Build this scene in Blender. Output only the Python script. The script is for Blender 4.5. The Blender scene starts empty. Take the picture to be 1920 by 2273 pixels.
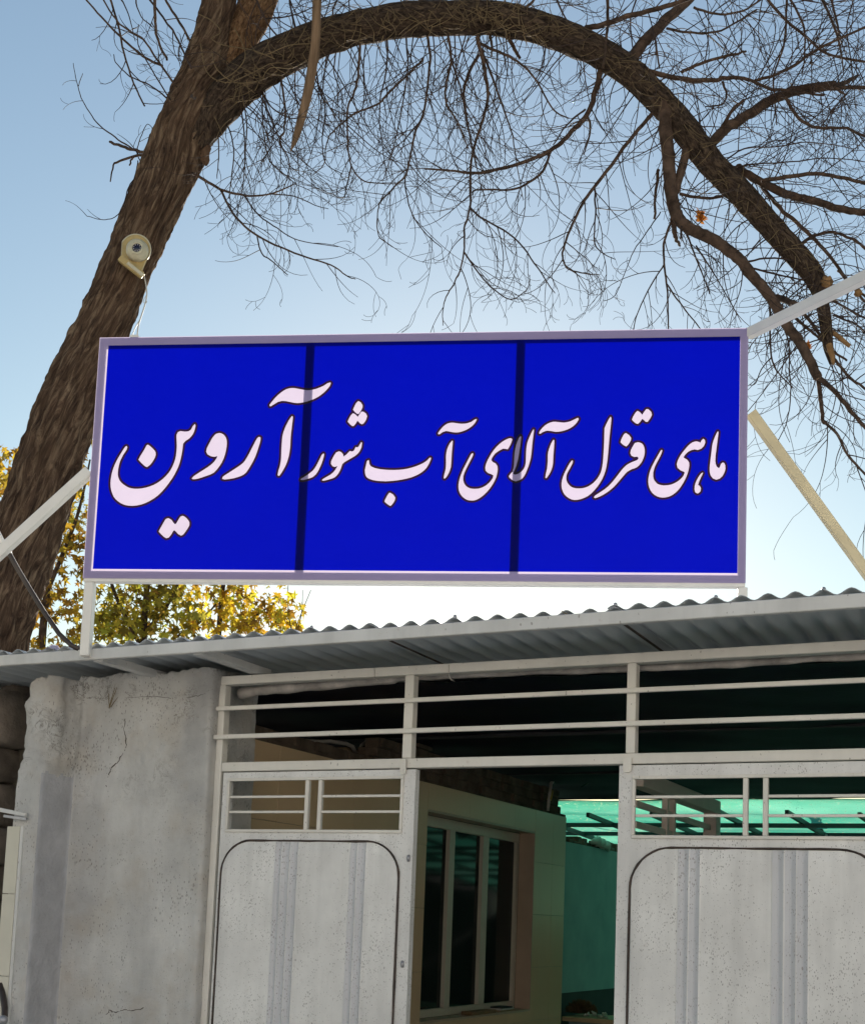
import bpy, bmesh, math, random
from mathutils import Vector, Matrix, noise
from mathutils.geometry import delaunay_2d_cdt

random.seed(7)
scene = bpy.context.scene
col = scene.collection

# ---------------------------------------------------------------- camera
F_PX, PITCH, ROLL, PPX, PPY = 2900.0, 0.11535, 0.0386, 960.0, 1707.6
IMG_W, IMG_H = 1920.0, 2273.0
EYE = Vector((0.0, 0.0, 1.6))
cam_data = bpy.data.cameras.new('camera')
cam = bpy.data.objects.new('camera', cam_data)
col.objects.link(cam)
CAM_ROT = Matrix.Rotation(math.pi / 2 + PITCH, 3, 'X') @ Matrix.Rotation(ROLL, 3, 'Z')
cam.matrix_world = Matrix.Translation(EYE) @ CAM_ROT.to_4x4()
cam_data.sensor_fit = 'HORIZONTAL'
cam_data.sensor_width = 36.0
cam_data.lens = F_PX / IMG_W * 36.0
cam_data.shift_x = 0.0
cam_data.shift_y = (PPY - IMG_H / 2) / IMG_W
cam_data.clip_start = 0.05
cam_data.clip_end = 5000
scene.camera = cam

# ---------------------------------------------------------------- sky, sun, exposure
SUN_EL, SUN_AZ = math.radians(16.5), math.radians(2.0)
world = bpy.data.worlds.new('World')
scene.world = world
world.use_nodes = True
wn = world.node_tree
wn.nodes.clear()
w_out = wn.nodes.new('ShaderNodeOutputWorld')
w_bg = wn.nodes.new('ShaderNodeBackground')
w_sky = wn.nodes.new('ShaderNodeTexSky')
w_sky.sky_type = 'NISHITA'
w_sky.sun_disc = False
w_sky.sun_elevation = SUN_EL
w_sky.sun_rotation = SUN_AZ
w_sky.altitude = 800
w_sky.air_density = 1.6
w_sky.dust_density = 0.36
w_sky.ozone_density = 1.7
w_bg.inputs['Strength'].default_value = 0.083
wn.links.new(w_sky.outputs[0], w_bg.inputs['Color'])
wn.links.new(w_bg.outputs[0], w_out.inputs['Surface'])

sun_data = bpy.data.lights.new('sun', 'SUN')
sun_data.energy = 5.0
sun_data.angle = math.radians(0.5)
sun_data.color = (1.0, 0.93, 0.82)
sun = bpy.data.objects.new('sun', sun_data)
col.objects.link(sun)
SUN_DIR = Vector((math.sin(SUN_AZ) * math.cos(SUN_EL), math.cos(SUN_AZ) * math.cos(SUN_EL), math.sin(SUN_EL)))
sun.rotation_euler = (-SUN_DIR).to_track_quat('-Z', 'Y').to_euler()
sun.location = (0, 30, 30)

scene.view_settings.view_transform = 'Standard'
scene.view_settings.look = 'None'
scene.view_settings.exposure = 0.72
scene.view_settings.gamma = 1.0
scene.view_settings.use_curve_mapping = False
scene.cycles.max_bounces = 8
scene.cycles.transparent_max_bounces = 12

# ---------------------------------------------------------------- helpers
class Frame:
    """A local frame standing on the ground: x along a front, y into the depth, z up."""
    def __init__(self, origin, yaw):
        self.o = Vector(origin)
        self.yaw = yaw
        self.m = Matrix.Translation(self.o) @ Matrix.Rotation(-yaw, 4, 'Z')
        self.inv = self.m.inverted()

def ray(px, py, fr):
    d = CAM_ROT @ Vector(((px - PPX) / F_PX, -(py - PPY) / F_PX, -1.0))
    return fr.inv @ EYE, fr.inv.to_3x3() @ d

def at(px, py, fr, y):
    """point of the plane local y = const seen along the photograph's ray px, py"""
    o, d = ray(px, py, fr)
    t = (y - o.y) / d.y
    return o + d * t

def at_x(px, py, fr, x):
    o, d = ray(px, py, fr)
    return o + d * ((x - o.x) / d.x)

def at_z(px, py, fr, z):
    o, d = ray(px, py, fr)
    return o + d * ((z - o.z) / d.z)

WORLD = Frame((0, 0, 0), 0.0)
GATE_YAW = 0.4585
G = Frame((0, 5.9, 0), GATE_YAW)            # the gate's front plane is y = 0

BASE = {}
def thing(name, label, cat, fr, base=(0, 0, 0), group=None):
    o = bpy.data.objects.new(name, None)
    o.empty_display_size = 0.2
    col.objects.link(o)
    o.location = fr.m @ Vector(base)
    o.rotation_euler = (0, 0, -fr.yaw)
    o['label'] = label
    o['category'] = cat
    if group: o['group'] = group
    BASE[o.name] = Vector(base)
    return o

class MB:
    def __init__(self):
        self.v, self.f, self.mi, self.sm = [], [], [], []
    def add(self, vs, fs, mi=0, smooth=False):
        n = len(self.v)
        self.v.extend([tuple(p) for p in vs])
        for f in fs:
            self.f.append([i + n for i in f]); self.mi.append(mi); self.sm.append(smooth)
    def box(self, x0, x1, y0, y1, z0, z1, mi=0):
        self.add([(x0,y0,z0),(x1,y0,z0),(x1,y1,z0),(x0,y1,z0),(x0,y0,z1),(x1,y0,z1),(x1,y1,z1),(x0,y1,z1)],
                 [(0,3,2,1),(4,5,6,7),(0,1,5,4),(1,2,6,5),(2,3,7,6),(3,0,4,7)], mi)
        return self
    def bar(self, a, b, w, h, up=(0, 0, 1), mi=0):
        """square bar from a to b, w across and h along up"""
        a, b = Vector(a), Vector(b)
        d = (b - a).normalized()
        s = d.cross(Vector(up)).normalized() * (w / 2)
        u = s.cross(d).normalized() * (h / 2)
        vs = [a - s - u, a + s - u, a + s + u, a - s + u, b - s - u, b + s - u, b + s + u, b - s + u]
        self.add(vs, [(0,1,2,3),(7,6,5,4),(0,4,5,1),(1,5,6,2),(2,6,7,3),(3,7,4,0)], mi)
        return self
    def tube(self, pts, rad, sides=8, mi=0, caps=True, smooth=True):
        pts = [Vector(p) for p in pts]
        n = len(pts)
        if not hasattr(rad, '__len__'): rad = [rad] * n
        ref = None
        rings = []
        for i in range(n):
            d = (pts[min(i + 1, n - 1)] - pts[max(i - 1, 0)])
            if d.length < 1e-9: d = Vector((0, 0, 1))
            d.normalize()
            if ref is None:
                ref = Vector((0, 1, 0)) if abs(d.y) < 0.9 else Vector((1, 0, 0))
            ref = (ref - d * ref.dot(d))
            if ref.length < 1e-6: ref = d.orthogonal()
            ref.normalize()
            s = d.cross(ref)
            rings.append([pts[i] + (ref * math.cos(2 * math.pi * k / sides) + s * math.sin(2 * math.pi * k / sides)) * rad[i] for k in range(sides)])
        vs = [p for r in rings for p in r]
        fs = []
        for i in range(n - 1):
            for k in range(sides):
                k2 = (k + 1) % sides
                fs.append((i * sides + k, i * sides + k2, (i + 1) * sides + k2, (i + 1) * sides + k))
        if caps:
            fs.append(tuple(range(sides - 1, -1, -1)))
            fs.append(tuple((n - 1) * sides + k for k in range(sides)))
        self.add(vs, fs, mi, smooth)
        return self
    def build(self, name, mats, parent=None, fr=None, bevel=0.0, kind=None, seg=1, uv=None):
        me = bpy.data.meshes.new(name)
        off = BASE.get(parent.name, Vector((0, 0, 0))) if parent is not None else Vector((0, 0, 0))
        me.from_pydata([(p[0] - off.x, p[1] - off.y, p[2] - off.z) for p in self.v], [], self.f)
        if not isinstance(mats, (list, tuple)): mats = [mats]
        for m in mats: me.materials.append(m)
        me.polygons.foreach_set('material_index', self.mi)
        me.polygons.foreach_set('use_smooth', self.sm)
        if bevel:
            b = bmesh.new(); b.from_mesh(me)
            bmesh.ops.bevel(b, geom=list(b.edges), offset=bevel, segments=seg, affect='EDGES', profile=0.7)
            b.to_mesh(me); b.free()
        if uv is not None:
            l = me.uv_layers.new(name='UVMap')
            for q in me.loops: l.data[q.index].uv = uv[q.vertex_index]
        me.update()
        o = bpy.data.objects.new(name, me)
        col.objects.link(o)
        if parent is not None:
            o.parent = parent
            BASE[o.name] = off
        elif fr is not None:
            o.matrix_world = fr.m
        if kind: o['kind'] = kind
        return o

def tag(o, label, cat, group=None):
    o['label'] = label; o['category'] = cat
    if group: o['group'] = group
    return o

def relocate(o, fr, base):
    """gives a single-mesh thing its origin at its base point (local to fr)"""
    b = Vector(base)
    o.data.transform(Matrix.Translation(-b))
    o.location = fr.m @ b
    o.rotation_euler = (0, 0, -fr.yaw)
    return o

def sub_part(o, parent):
    """parents a built part below another part that shares its thing's base"""
    o.parent = parent
    return o

# ---------------------------------------------------------------- materials
def new_mat(name):
    m = bpy.data.materials.new(name); m.use_nodes = True
    nt = m.node_tree; nt.nodes.clear()
    return m, nt

def N(nt, t, **kw):
    n = nt.nodes.new(t)
    for k, v in kw.items():
        if k in n.inputs: n.inputs[k].default_value = v
        else: setattr(n, k, v)
    return n

def coords(nt, scale=(1, 1, 1), kind='Object'):
    tc = N(nt, 'ShaderNodeTexCoord')
    mp = N(nt, 'ShaderNodeMapping')
    mp.inputs['Scale'].default_value = scale
    nt.links.new(tc.outputs[kind], mp.inputs['Vector'])
    return mp.outputs[0]

def ramp(nt, src, stops):
    r = N(nt, 'ShaderNodeValToRGB')
    el = r.color_ramp.elements
    while len(el) > 1: el.remove(el[-1])
    for i, (p, c) in enumerate(stops):
        e = el[0] if i == 0 else el.new(p)
        e.position = p
        e.color = (*c, 1) if len(c) == 3 else c
    nt.links.new(src, r.inputs[0])
    return r.outputs[0]

def noise_tex(nt, vec, scale, detail=4, rough=0.55, dist=0.0):
    n = N(nt, 'ShaderNodeTexNoise')
    n.inputs['Scale'].default_value = scale
    n.inputs['Detail'].default_value = detail
    n.inputs['Roughness'].default_value = rough
    n.inputs['Distortion'].default_value = dist
    nt.links.new(vec, n.inputs['Vector'])
    return n.outputs[0]

def mix(nt, fac, a, b, mode='MIX'):
    m = N(nt, 'ShaderNodeMix'); m.data_type = 'RGBA'; m.blend_type = mode
    for sock, v in ((m.inputs[0], fac), (m.inputs[6], a), (m.inputs[7], b)):
        if isinstance(v, bpy.types.NodeSocket): nt.links.new(v, sock)
        elif isinstance(v, (int, float)): sock.default_value = v
        else: sock.default_value = (*v, 1) if len(v) == 3 else v
    return m.outputs[2]

def bsdf(nt, color, rough=0.6, metal=0.0, spec=0.5, bump=None, bstr=0.3, bdist=0.01):
    p = N(nt, 'ShaderNodeBsdfPrincipled')
    for sock, v in ((p.inputs['Base Color'], color), (p.inputs['Roughness'], rough)):
        if isinstance(v, bpy.types.NodeSocket): nt.links.new(v, sock)
        elif isinstance(v, (int, float)): sock.default_value = v
        else: sock.default_value = (*v, 1)
    p.inputs['Metallic'].default_value = metal
    p.inputs['Specular IOR Level'].default_value = spec
    if bump is not None:
        b = N(nt, 'ShaderNodeBump')
        b.inputs['Strength'].default_value = bstr
        b.inputs['Distance'].default_value = bdist
        nt.links.new(bump, b.inputs['Height'])
        nt.links.new(b.outputs[0], p.inputs['Normal'])
    return p

def finish(nt, shader):
    o = N(nt, 'ShaderNodeOutputMaterial')
    nt.links.new(shader.outputs[0], o.inputs['Surface'])

def simple(name, color, rough=0.6, metal=0.0, var=0.15, scale=6.0, spec=0.5, bump=0.0, stretch=(1, 1, 1)):
    m, nt = new_mat(name)
    v = coords(nt, stretch)
    n = noise_tex(nt, v, scale, 5, 0.6)
    lo = tuple(c * (1 - var) for c in color); hi = tuple(min(1, c * (1 + var)) for c in color)
    c = ramp(nt, n, [(0.3, lo), (0.7, hi)])
    n2 = noise_tex(nt, v, scale * 9, 4, 0.6)
    p = bsdf(nt, c, rough, metal, spec, n2 if bump else None, bump, 0.01)
    finish(nt, p)
    return m

def speckled(name, base, dirt, spots, spot_scale, thr, rough=0.5, streak=0.35, rust=0.0):
    """painted sheet metal: blotchy, streaked, with small dark fly specks in clusters"""
    m, nt = new_mat(name)
    v = coords(nt)
    vs = coords(nt, (7, 7, 0.7))
    c = mix(nt, ramp(nt, noise_tex(nt, v, 2.3, 5, 0.6), [(0.3, (0, 0, 0)), (0.75, (1, 1, 1))]), base, dirt)
    c = mix(nt, ramp(nt, noise_tex(nt, vs, 1.6, 4, 0.6), [(0.45, (0, 0, 0)), (0.8, (streak, streak, streak))]), c, tuple(k * 0.72 for k in dirt))
    vo = N(nt, 'ShaderNodeTexVoronoi'); vo.inputs['Scale'].default_value = spot_scale
    vo.inputs['Randomness'].default_value = 1.0
    mp = coords(nt, (1, 1, 0.55))
    wob = N(nt, 'ShaderNodeVectorMath'); wob.operation = 'ADD'
    nn = N(nt, 'ShaderNodeTexNoise'); nn.inputs['Scale'].default_value = 60; nt.links.new(mp, nn.inputs['Vector'])
    sc = N(nt, 'ShaderNodeVectorMath'); sc.operation = 'SCALE'; sc.inputs['Scale'].default_value = 0.012
    nt.links.new(nn.outputs[1], sc.inputs[0]); nt.links.new(mp, wob.inputs[0]); nt.links.new(sc.outputs[0], wob.inputs[1])
    nt.links.new(wob.outputs[0], vo.inputs['Vector'])
    clus = ramp(nt, noise_tex(nt, v, 4.0, 4, 0.65), [(0.3, (0.12, 0.12, 0.12)), (0.66, (1, 1, 1))])
    # the radius of each speck follows the cluster map and the cell's own random colour
    sep = N(nt, 'ShaderNodeSeparateColor'); nt.links.new(vo.outputs['Color'], sep.inputs[0])
    mu = N(nt, 'ShaderNodeMath'); mu.operation = 'MULTIPLY'
    nt.links.new(sep.outputs[0], mu.inputs[0]); nt.links.new(clus, mu.inputs[1])
    mu2 = N(nt, 'ShaderNodeMath'); mu2.operation = 'MULTIPLY'; mu2.inputs[1].default_value = thr
    nt.links.new(mu.outputs[0], mu2.inputs[0])
    lt = N(nt, 'ShaderNodeMath'); lt.operation = 'LESS_THAN'
    nt.links.new(vo.outputs['Distance'], lt.inputs[0]); nt.links.new(mu2.outputs[0], lt.inputs[1])
    k = N(nt, 'ShaderNodeMath'); k.operation = 'MULTIPLY'; k.inputs[1].default_value = 0.55
    nt.links.new(lt.outputs[0], k.inputs[0])
    c = mix(nt, k.outputs[0], c, spots)
    if rust:
        r = ramp(nt, noise_tex(nt, v, 14, 6, 0.7), [(0.62, (0, 0, 0)), (0.72, (rust, rust, rust))])
        c = mix(nt, r, c, (0.25, 0.13, 0.07))
    p = bsdf(nt, c, rough, 0, 0.4, noise_tex(nt, v, 90, 3, 0.5), 0.08, 0.004)
    finish(nt, p)
    return m

def film(name, front, back, trans=0.5, gloss=0.05):
    """thin vinyl film: scatters light back and lets some of it through"""
    m, nt = new_mat(name)
    v = coords(nt)
    n = noise_tex(nt, v, 3.0, 4, 0.6)
    cf = mix(nt, n, tuple(c * 0.93 for c in front), tuple(min(1, c * 1.05) for c in front))
    ct = mix(nt, n, tuple(c * 0.93 for c in back), tuple(min(1, c * 1.05) for c in back))
    d = N(nt, 'ShaderNodeBsdfDiffuse'); t = N(nt, 'ShaderNodeBsdfTranslucent')
    bn = N(nt, 'ShaderNodeBump'); bn.inputs['Strength'].default_value = 0.5; bn.inputs['Distance'].default_value = 0.03
    nt.links.new(noise_tex(nt, coords(nt, (1, 1, 2.2)), 2.2, 3, 0.5), bn.inputs['Height'])
    nt.links.new(bn.outputs[0], d.inputs['Normal']); nt.links.new(bn.outputs[0], t.inputs['Normal'])
    nt.links.new(cf, d.inputs[0]); nt.links.new(ct, t.inputs[0])
    ms = N(nt, 'ShaderNodeMixShader'); ms.inputs[0].default_value = trans
    nt.links.new(d.outputs[0], ms.inputs[1]); nt.links.new(t.outputs[0], ms.inputs[2])
    g = N(nt, 'ShaderNodeBsdfGlossy'); g.inputs['Roughness'].default_value = 0.35
    m2 = N(nt, 'ShaderNodeMixShader'); m2.inputs[0].default_value = gloss
    nt.links.new(ms.outputs[0], m2.inputs[1]); nt.links.new(g.outputs[0], m2.inputs[2])
    finish(nt, m2)
    return m

M = {}
M['gate'] = speckled('cream_gate_paint', (0.74, 0.705, 0.64), (0.60, 0.57, 0.52), (0.12, 0.10, 0.08), 55, 0.22, 0.45, 0.25, 0.25)
M['leaf'] = speckled('speckled_gate_sheet', (0.80, 0.785, 0.76), (0.56, 0.545, 0.53), (0.09, 0.07, 0.06), 165, 0.50, 0.5, 0.45, 0.1)
M['groove'] = speckled('shaded_gate_grooves', (0.60, 0.60, 0.62), (0.50, 0.50, 0.515), (0.12, 0.09, 0.07), 150, 0.55, 0.55, 0.3, 0.15)  # greyer groove faces: painted-in shade plus some settled dust
M['gasket'] = simple('dark_rubber', (0.05, 0.034, 0.027), 0.7, var=0.6, scale=20, bump=0.4)
M['sign_tube'] = simple('white_painted_tube', (0.78, 0.74, 0.68), 0.4, var=0.06, scale=9)
M['yellow_tube'] = simple('cream_painted_tube', (0.66, 0.55, 0.34), 0.5, var=0.12, scale=7)
M['fascia'] = speckled('white_fascia_paint', (0.66, 0.65, 0.63), (0.50, 0.49, 0.47), (0.15, 0.12, 0.10), 40, 0.25, 0.5, 0.4, 0.35)
M['corr'] = simple('galvanised_sheet', (0.48, 0.51, 0.53), 0.5, metal=0.0, var=0.14, scale=2.5, stretch=(3, 0.5, 1))
M['film_white'] = film('white_vinyl_film', (0.50, 0.42, 0.72), (0.47, 0.41, 0.49), 0.5, 0.01)
M['film_blue'] = film('blue_printed_film', (0.002, 0.004, 0.20), (0.0, 0.002, 0.30), 0.55, 0.003)
M['film_dark'] = film('dark_printed_outline', (0.018, 0.007, 0.024), (0.014, 0.002, 0.020), 0.5, 0.012)

def plaster_mat():
    m, nt = new_mat('old_lime_plaster')
    v = coords(nt)
    vs = coords(nt, (3.0, 3.0, 0.5))
    big = noise_tex(nt, v, 1.7, 5, 0.6)
    c = ramp(nt, big, [(0.30, (0.37, 0.36, 0.36)), (0.47, (0.59, 0.575, 0.55)), (0.68, (0.76, 0.74, 0.71))])
    st = ramp(nt, noise_tex(nt, vs, 1.5, 5, 0.65), [(0.42, (0, 0, 0)), (0.75, (0.55, 0.55, 0.55))])
    c = mix(nt, st, c, (0.42, 0.41, 0.41))
    # warm dust towards the weathered top
    tan = ramp(nt, noise_tex(nt, v, 5.0, 5, 0.6), [(0.48, (0, 0, 0)), (0.74, (0.36, 0.36, 0.36))])
    c = mix(nt, tan, c, (0.50, 0.41, 0.31))
    # broken, cracked render near the weathered top
    g = N(nt, 'ShaderNodeSeparateXYZ'); nt.links.new(v, g.inputs[0])
    hz = N(nt, 'ShaderNodeMapRange'); hz.inputs['From Min'].default_value = 1.9; hz.inputs['From Max'].default_value = 2.75
    nt.links.new(g.outputs[2], hz.inputs['Value'])
    ln = ramp(nt, noise_tex(nt, v, 11, 8, 0.7, 1.5), [(0.475, (0, 0, 0)), (0.497, (1, 1, 1)), (0.503, (1, 1, 1)), (0.525, (0, 0, 0))])
    cm = ramp(nt, noise_tex(nt, v, 5.5, 3, 0.6), [(0.50, (0, 0, 0)), (0.62, (1, 1, 1))])
    a1 = mix(nt, 1.0, ln, cm, 'MULTIPLY'); a2 = mix(nt, 1.0, a1, hz.outputs[0], 'MULTIPLY')
    c = mix(nt, a2, c, (0.13, 0.105, 0.08))
    # small chips and pits
    vo = N(nt, 'ShaderNodeTexVoronoi'); vo.inputs['Scale'].default_value = 85
    mp = coords(nt, (1.3, 1.3, 0.6)); nt.links.new(mp, vo.inputs['Vector'])
    sep = N(nt, 'ShaderNodeSeparateColor'); nt.links.new(vo.outputs['Color'], sep.inputs[0])
    cl = ramp(nt, noise_tex(nt, v, 3.2, 4, 0.6), [(0.34, (0, 0, 0)), (0.66, (1, 1, 1))])
    mu = N(nt, 'ShaderNodeMath'); mu.operation = 'MULTIPLY'; nt.links.new(sep.outputs[0], mu.inputs[0]); nt.links.new(cl, mu.inputs[1])
    m2 = N(nt, 'ShaderNodeMath'); m2.operation = 'MULTIPLY'; m2.inputs[1].default_value = 0.48; nt.links.new(mu.outputs[0], m2.inputs[0])
    lt = N(nt, 'ShaderNodeMath'); lt.operation = 'LESS_THAN'; nt.links.new(vo.outputs['Distance'], lt.inputs[0]); nt.links.new(m2.outputs[0], lt.inputs[1])
    k = N(nt, 'ShaderNodeMath'); k.operation = 'MULTIPLY'; k.inputs[1].default_value = 0.6; nt.links.new(lt.outputs[0], k.inputs[0])
    c = mix(nt, k.outputs[0], c, (0.16, 0.14, 0.12))
    fine = noise_tex(nt, v, 22, 11, 0.8)
    p = bsdf(nt, c, 0.9, 0, 0.2, fine, 0.9, 0.022)
    finish(nt, p)
    return m
M['plaster'] = plaster_mat()
M['side_shade'] = simple('shaded_side_plaster', (0.40, 0.395, 0.41), 0.9, var=0.16, scale=6, bump=0.6)  # greyer plaster paints in the shade on the pilaster's side face

def bark_mat():
    m, nt = new_mat('furrowed_bark')
    v = coords(nt, (1, 0.12, 1), 'UV')
    n = noise_tex(nt, v, 30, 9, 0.74, 0.9)
    n2 = noise_tex(nt, coords(nt), 3, 4, 0.6)
    c = ramp(nt, n, [(0.37, (0.026, 0.016, 0.012)), (0.5, (0.125, 0.075, 0.048)), (0.63, (0.34, 0.23, 0.145))])
    c = mix(nt, ramp(nt, n2, [(0.35, (0, 0, 0)), (0.7, (0.5, 0.5, 0.5))]), c, (0.13, 0.075, 0.045))
    p = bsdf(nt, c, 0.95, 0, 0.15, n, 1.0, 0.05)
    finish(nt, p)
    return m
M['bark'] = bark_mat()
def limb_mat(name, dark, mid, light):
    m, nt = new_mat(name)
    n = noise_tex(nt, coords(nt, (1, 0.35, 1), 'UV'), 42, 7, 0.68, 1.0)
    c = ramp(nt, n, [(0.36, dark), (0.5, mid), (0.66, light)])
    finish(nt, bsdf(nt, c, 0.95, 0, 0.15, n, 1.0, 0.035)); return m
M['arch_bark'] = limb_mat('knobbly_limb_bark', (0.018, 0.012, 0.009), (0.062, 0.041, 0.029), (0.15, 0.10, 0.065))
M['orange_bark'] = limb_mat('reddish_limb_bark', (0.06, 0.03, 0.014), (0.19, 0.10, 0.05), (0.32, 0.19, 0.10))
M['limb'] = simple('brown_branch_bark', (0.085, 0.053, 0.037), 0.9, var=0.65, scale=11, bump=1.0, spec=0.15)
M['dead_wood'] = simple('split_dead_wood', (0.20, 0.125, 0.075), 0.9, var=0.4, scale=8, bump=0.7, spec=0.15, stretch=(3, 3, 0.4))
M['raw_wood'] = simple('torn_raw_wood', (0.27, 0.15, 0.065), 0.9, var=0.35, scale=20, bump=0.5, spec=0.15)
M['twig'] = simple('dark_twig_bark', (0.055, 0.036, 0.030), 0.85, var=0.35, scale=3, spec=0.2)
M['golden_twig'] = simple('dry_golden_twig', (0.17, 0.115, 0.06), 0.8, var=0.35, scale=4, spec=0.2)

def leaf_mat(name, cols, trans):
    m, nt = new_mat(name)
    n = noise_tex(nt, coords(nt), 1.4, 3, 0.6)
    oi = N(nt, 'ShaderNodeObjectInfo')
    geo = N(nt, 'ShaderNodeNewGeometry')
    ad = N(nt, 'ShaderNodeMath'); ad.operation = 'ADD'
    nt.links.new(geo.outputs['Random Per Island'], ad.inputs[0]); nt.links.new(oi.outputs['Random'], ad.inputs[1])
    fr = N(nt, 'ShaderNodeMath'); fr.operation = 'FRACT'; nt.links.new(ad.outputs[0], fr.inputs[0])
    c = ramp(nt, fr.outputs[0], cols)
    c = mix(nt, ramp(nt, n, [(0.35, (0, 0, 0)), (0.7, (0.25, 0.25, 0.25))]), c, (0.10, 0.07, 0.02))
    d = N(nt, 'ShaderNodeBsdfDiffuse'); t = N(nt, 'ShaderNodeBsdfTranslucent')
    nt.links.new(c, d.inputs[0])
    br = mix(nt, 1.0, c, (1.65, 1.55, 0.85), 'MULTIPLY'); nt.links.new(br, t.inputs[0])
    ms = N(nt, 'ShaderNodeMixShader'); ms.inputs[0].default_value = trans
    nt.links.new(d.outputs[0], ms.inputs[1]); nt.links.new(t.outputs[0], ms.inputs[2])
    finish(nt, ms)
    return m
M['autumn'] = leaf_mat('autumn_plane_leaf', [(0.0, (0.13, 0.075, 0.025)), (0.22, (0.25, 0.14, 0.03)), (0.42, (0.46, 0.30, 0.03)), (0.58, (0.34, 0.27, 0.05)), (0.74, (0.60, 0.46, 0.05)), (0.88, (0.34, 0.38, 0.07)), (1.0, (0.46, 0.20, 0.04))], 0.55)
M['autumn_brown'] = leaf_mat('russet_plane_leaf', [(0.0, (0.10, 0.06, 0.02)), (0.3, (0.20, 0.11, 0.03)), (0.55, (0.34, 0.22, 0.035)), (0.75, (0.24, 0.19, 0.045)), (0.9, (0.46, 0.34, 0.05)), (1.0, (0.30, 0.13, 0.03))], 0.5)
M['autumn_olive'] = leaf_mat('olive_plane_leaf', [(0.0, (0.09, 0.065, 0.02)), (0.3, (0.16, 0.13, 0.03)), (0.5, (0.22, 0.21, 0.05)), (0.68, (0.36, 0.27, 0.04)), (0.85, (0.28, 0.32, 0.06)), (1.0, (0.22, 0.11, 0.03))], 0.5)
M['dry_leaf'] = leaf_mat('dry_orange_leaf', [(0.0, (0.24, 0.085, 0.025)), (1.0, (0.30, 0.115, 0.03))], 0.4)

def tile_mat():
    m, nt = new_mat('cream_glazed_tile')
    n = noise_tex(nt, coords(nt), 1.8, 4, 0.6)
    oi = N(nt, 'ShaderNodeObjectInfo')
    c = ramp(nt, n, [(0.3, (0.60, 0.43, 0.26)), (0.7, (0.68, 0.49, 0.30))])
    c = mix(nt, oi.outputs['Random'], c, (0.64, 0.46, 0.28))
    p = bsdf(nt, c, 0.28, 0, 0.28)
    finish(nt, p)
    return m
M['tile'] = tile_mat()
M['tile_pale'] = simple('pale_glazed_tile', (0.56, 0.53, 0.45), 0.25, var=0.05)
M['grout'] = simple('dark_grout', (0.10, 0.085, 0.06), 0.9)
M['reveal'] = simple('pinkish_stone_reveal', (0.46, 0.34, 0.25), 0.4, var=0.08)
M['alu'] = simple('cream_aluminium', (0.55, 0.50, 0.40), 0.4, var=0.05)
def glass_mat():
    m, nt = new_mat('dark_window_glass')
    p = bsdf(nt, (0.012, 0.016, 0.015), 0.06, 0, 0.1)
    finish(nt, p); return m
M['glass'] = glass_mat()
M['black_in'] = simple('dark_room_shade', (0.03, 0.03, 0.032), 0.9)  # near-black puts the shade of unlit rooms into the colour
M['old_brick'] = simple('crumbling_mud_brick', (0.12, 0.085, 0.06), 0.95, var=0.5, scale=7, bump=0.8)
M['mortar'] = simple('pale_mortar', (0.35, 0.30, 0.24), 0.95, var=0.3)
M['teal'] = simple('teal_wall_paint', (0.21, 0.30, 0.295), 0.7, var=0.12, scale=3)
M['dark_steel'] = simple('dark_green_steel', (0.02, 0.07, 0.065), 0.5, var=0.2)
M['beam'] = simple('pinkish_white_steel', (0.78, 0.68, 0.60), 0.5, var=0.06)
M['timber'] = simple('brown_timber', (0.22, 0.13, 0.06), 0.8, var=0.3, scale=10, bump=0.3, stretch=(6, 0.6, 6))
M['tarp'] = simple('grimy_white_tarp', (0.42, 0.38, 0.35), 0.7, var=0.4, scale=9, bump=0.4)
M['roof_dark'] = simple('dark_inner_roof', (0.03, 0.03, 0.035), 0.8, var=0.3)
M['shade_lining'] = simple('black_roof_shade', (0.005, 0.004, 0.014), 0.6, var=0.4, spec=0.1, bump=0.3)  # near-black colour paints in the shade under the roof
M['black_pipe'] = simple('black_plastic_pipe', (0.045, 0.032, 0.026), 0.45, var=0.3)
M['pvc'] = simple('grey_white_pvc', (0.50, 0.47, 0.42), 0.5, var=0.1)
M['yellow'] = simple('yellow_painted_pipe', (0.50, 0.36, 0.07), 0.5, var=0.2)
M['card'] = simple('brown_cardboard', (0.26, 0.19, 0.11), 0.9, var=0.2)
M['red'] = simple('faded_red_plastic', (0.35, 0.03, 0.03), 0.5)
M['cctv'] = simple('yellowed_camera_plastic', (0.44, 0.31, 0.12), 0.4, var=0.12, scale=20)
M['cctv_white'] = simple('ivory_camera_plastic', (0.52, 0.46, 0.32), 0.35, var=0.08, scale=20)
M['lens'] = simple('dark_blue_lens', (0.012, 0.012, 0.03), 0.12)
M['led'] = simple('clear_led_bead', (0.50, 0.48, 0.52), 0.3)
M['stone'] = simple('brown_rubble_stone', (0.17, 0.14, 0.115), 0.95, var=0.4, scale=6, bump=0.8)
M['ground'] = simple('dusty_concrete_ground', (0.50, 0.47, 0.43), 0.95, var=0.15, scale=0.6, bump=0.3)
M['cloth'] = simple('lilac_plastic_sheet', (0.55, 0.48, 0.60), 0.5)
M['bush'] = simple('dry_brown_brush', (0.13, 0.07, 0.03), 0.95, var=0.4, scale=20)
M['straw'] = simple('dry_grass_stalk', (0.20, 0.15, 0.08), 0.9)
M['render'] = simple('cream_render', (0.76, 0.73, 0.70), 0.9, var=0.06)
M['crack'] = simple('crack_shadowed_earth', (0.09, 0.075, 0.06), 1.0)
M['latch'] = simple('bare_grey_metal', (0.35, 0.35, 0.37), 0.45, metal=0.6)
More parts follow.
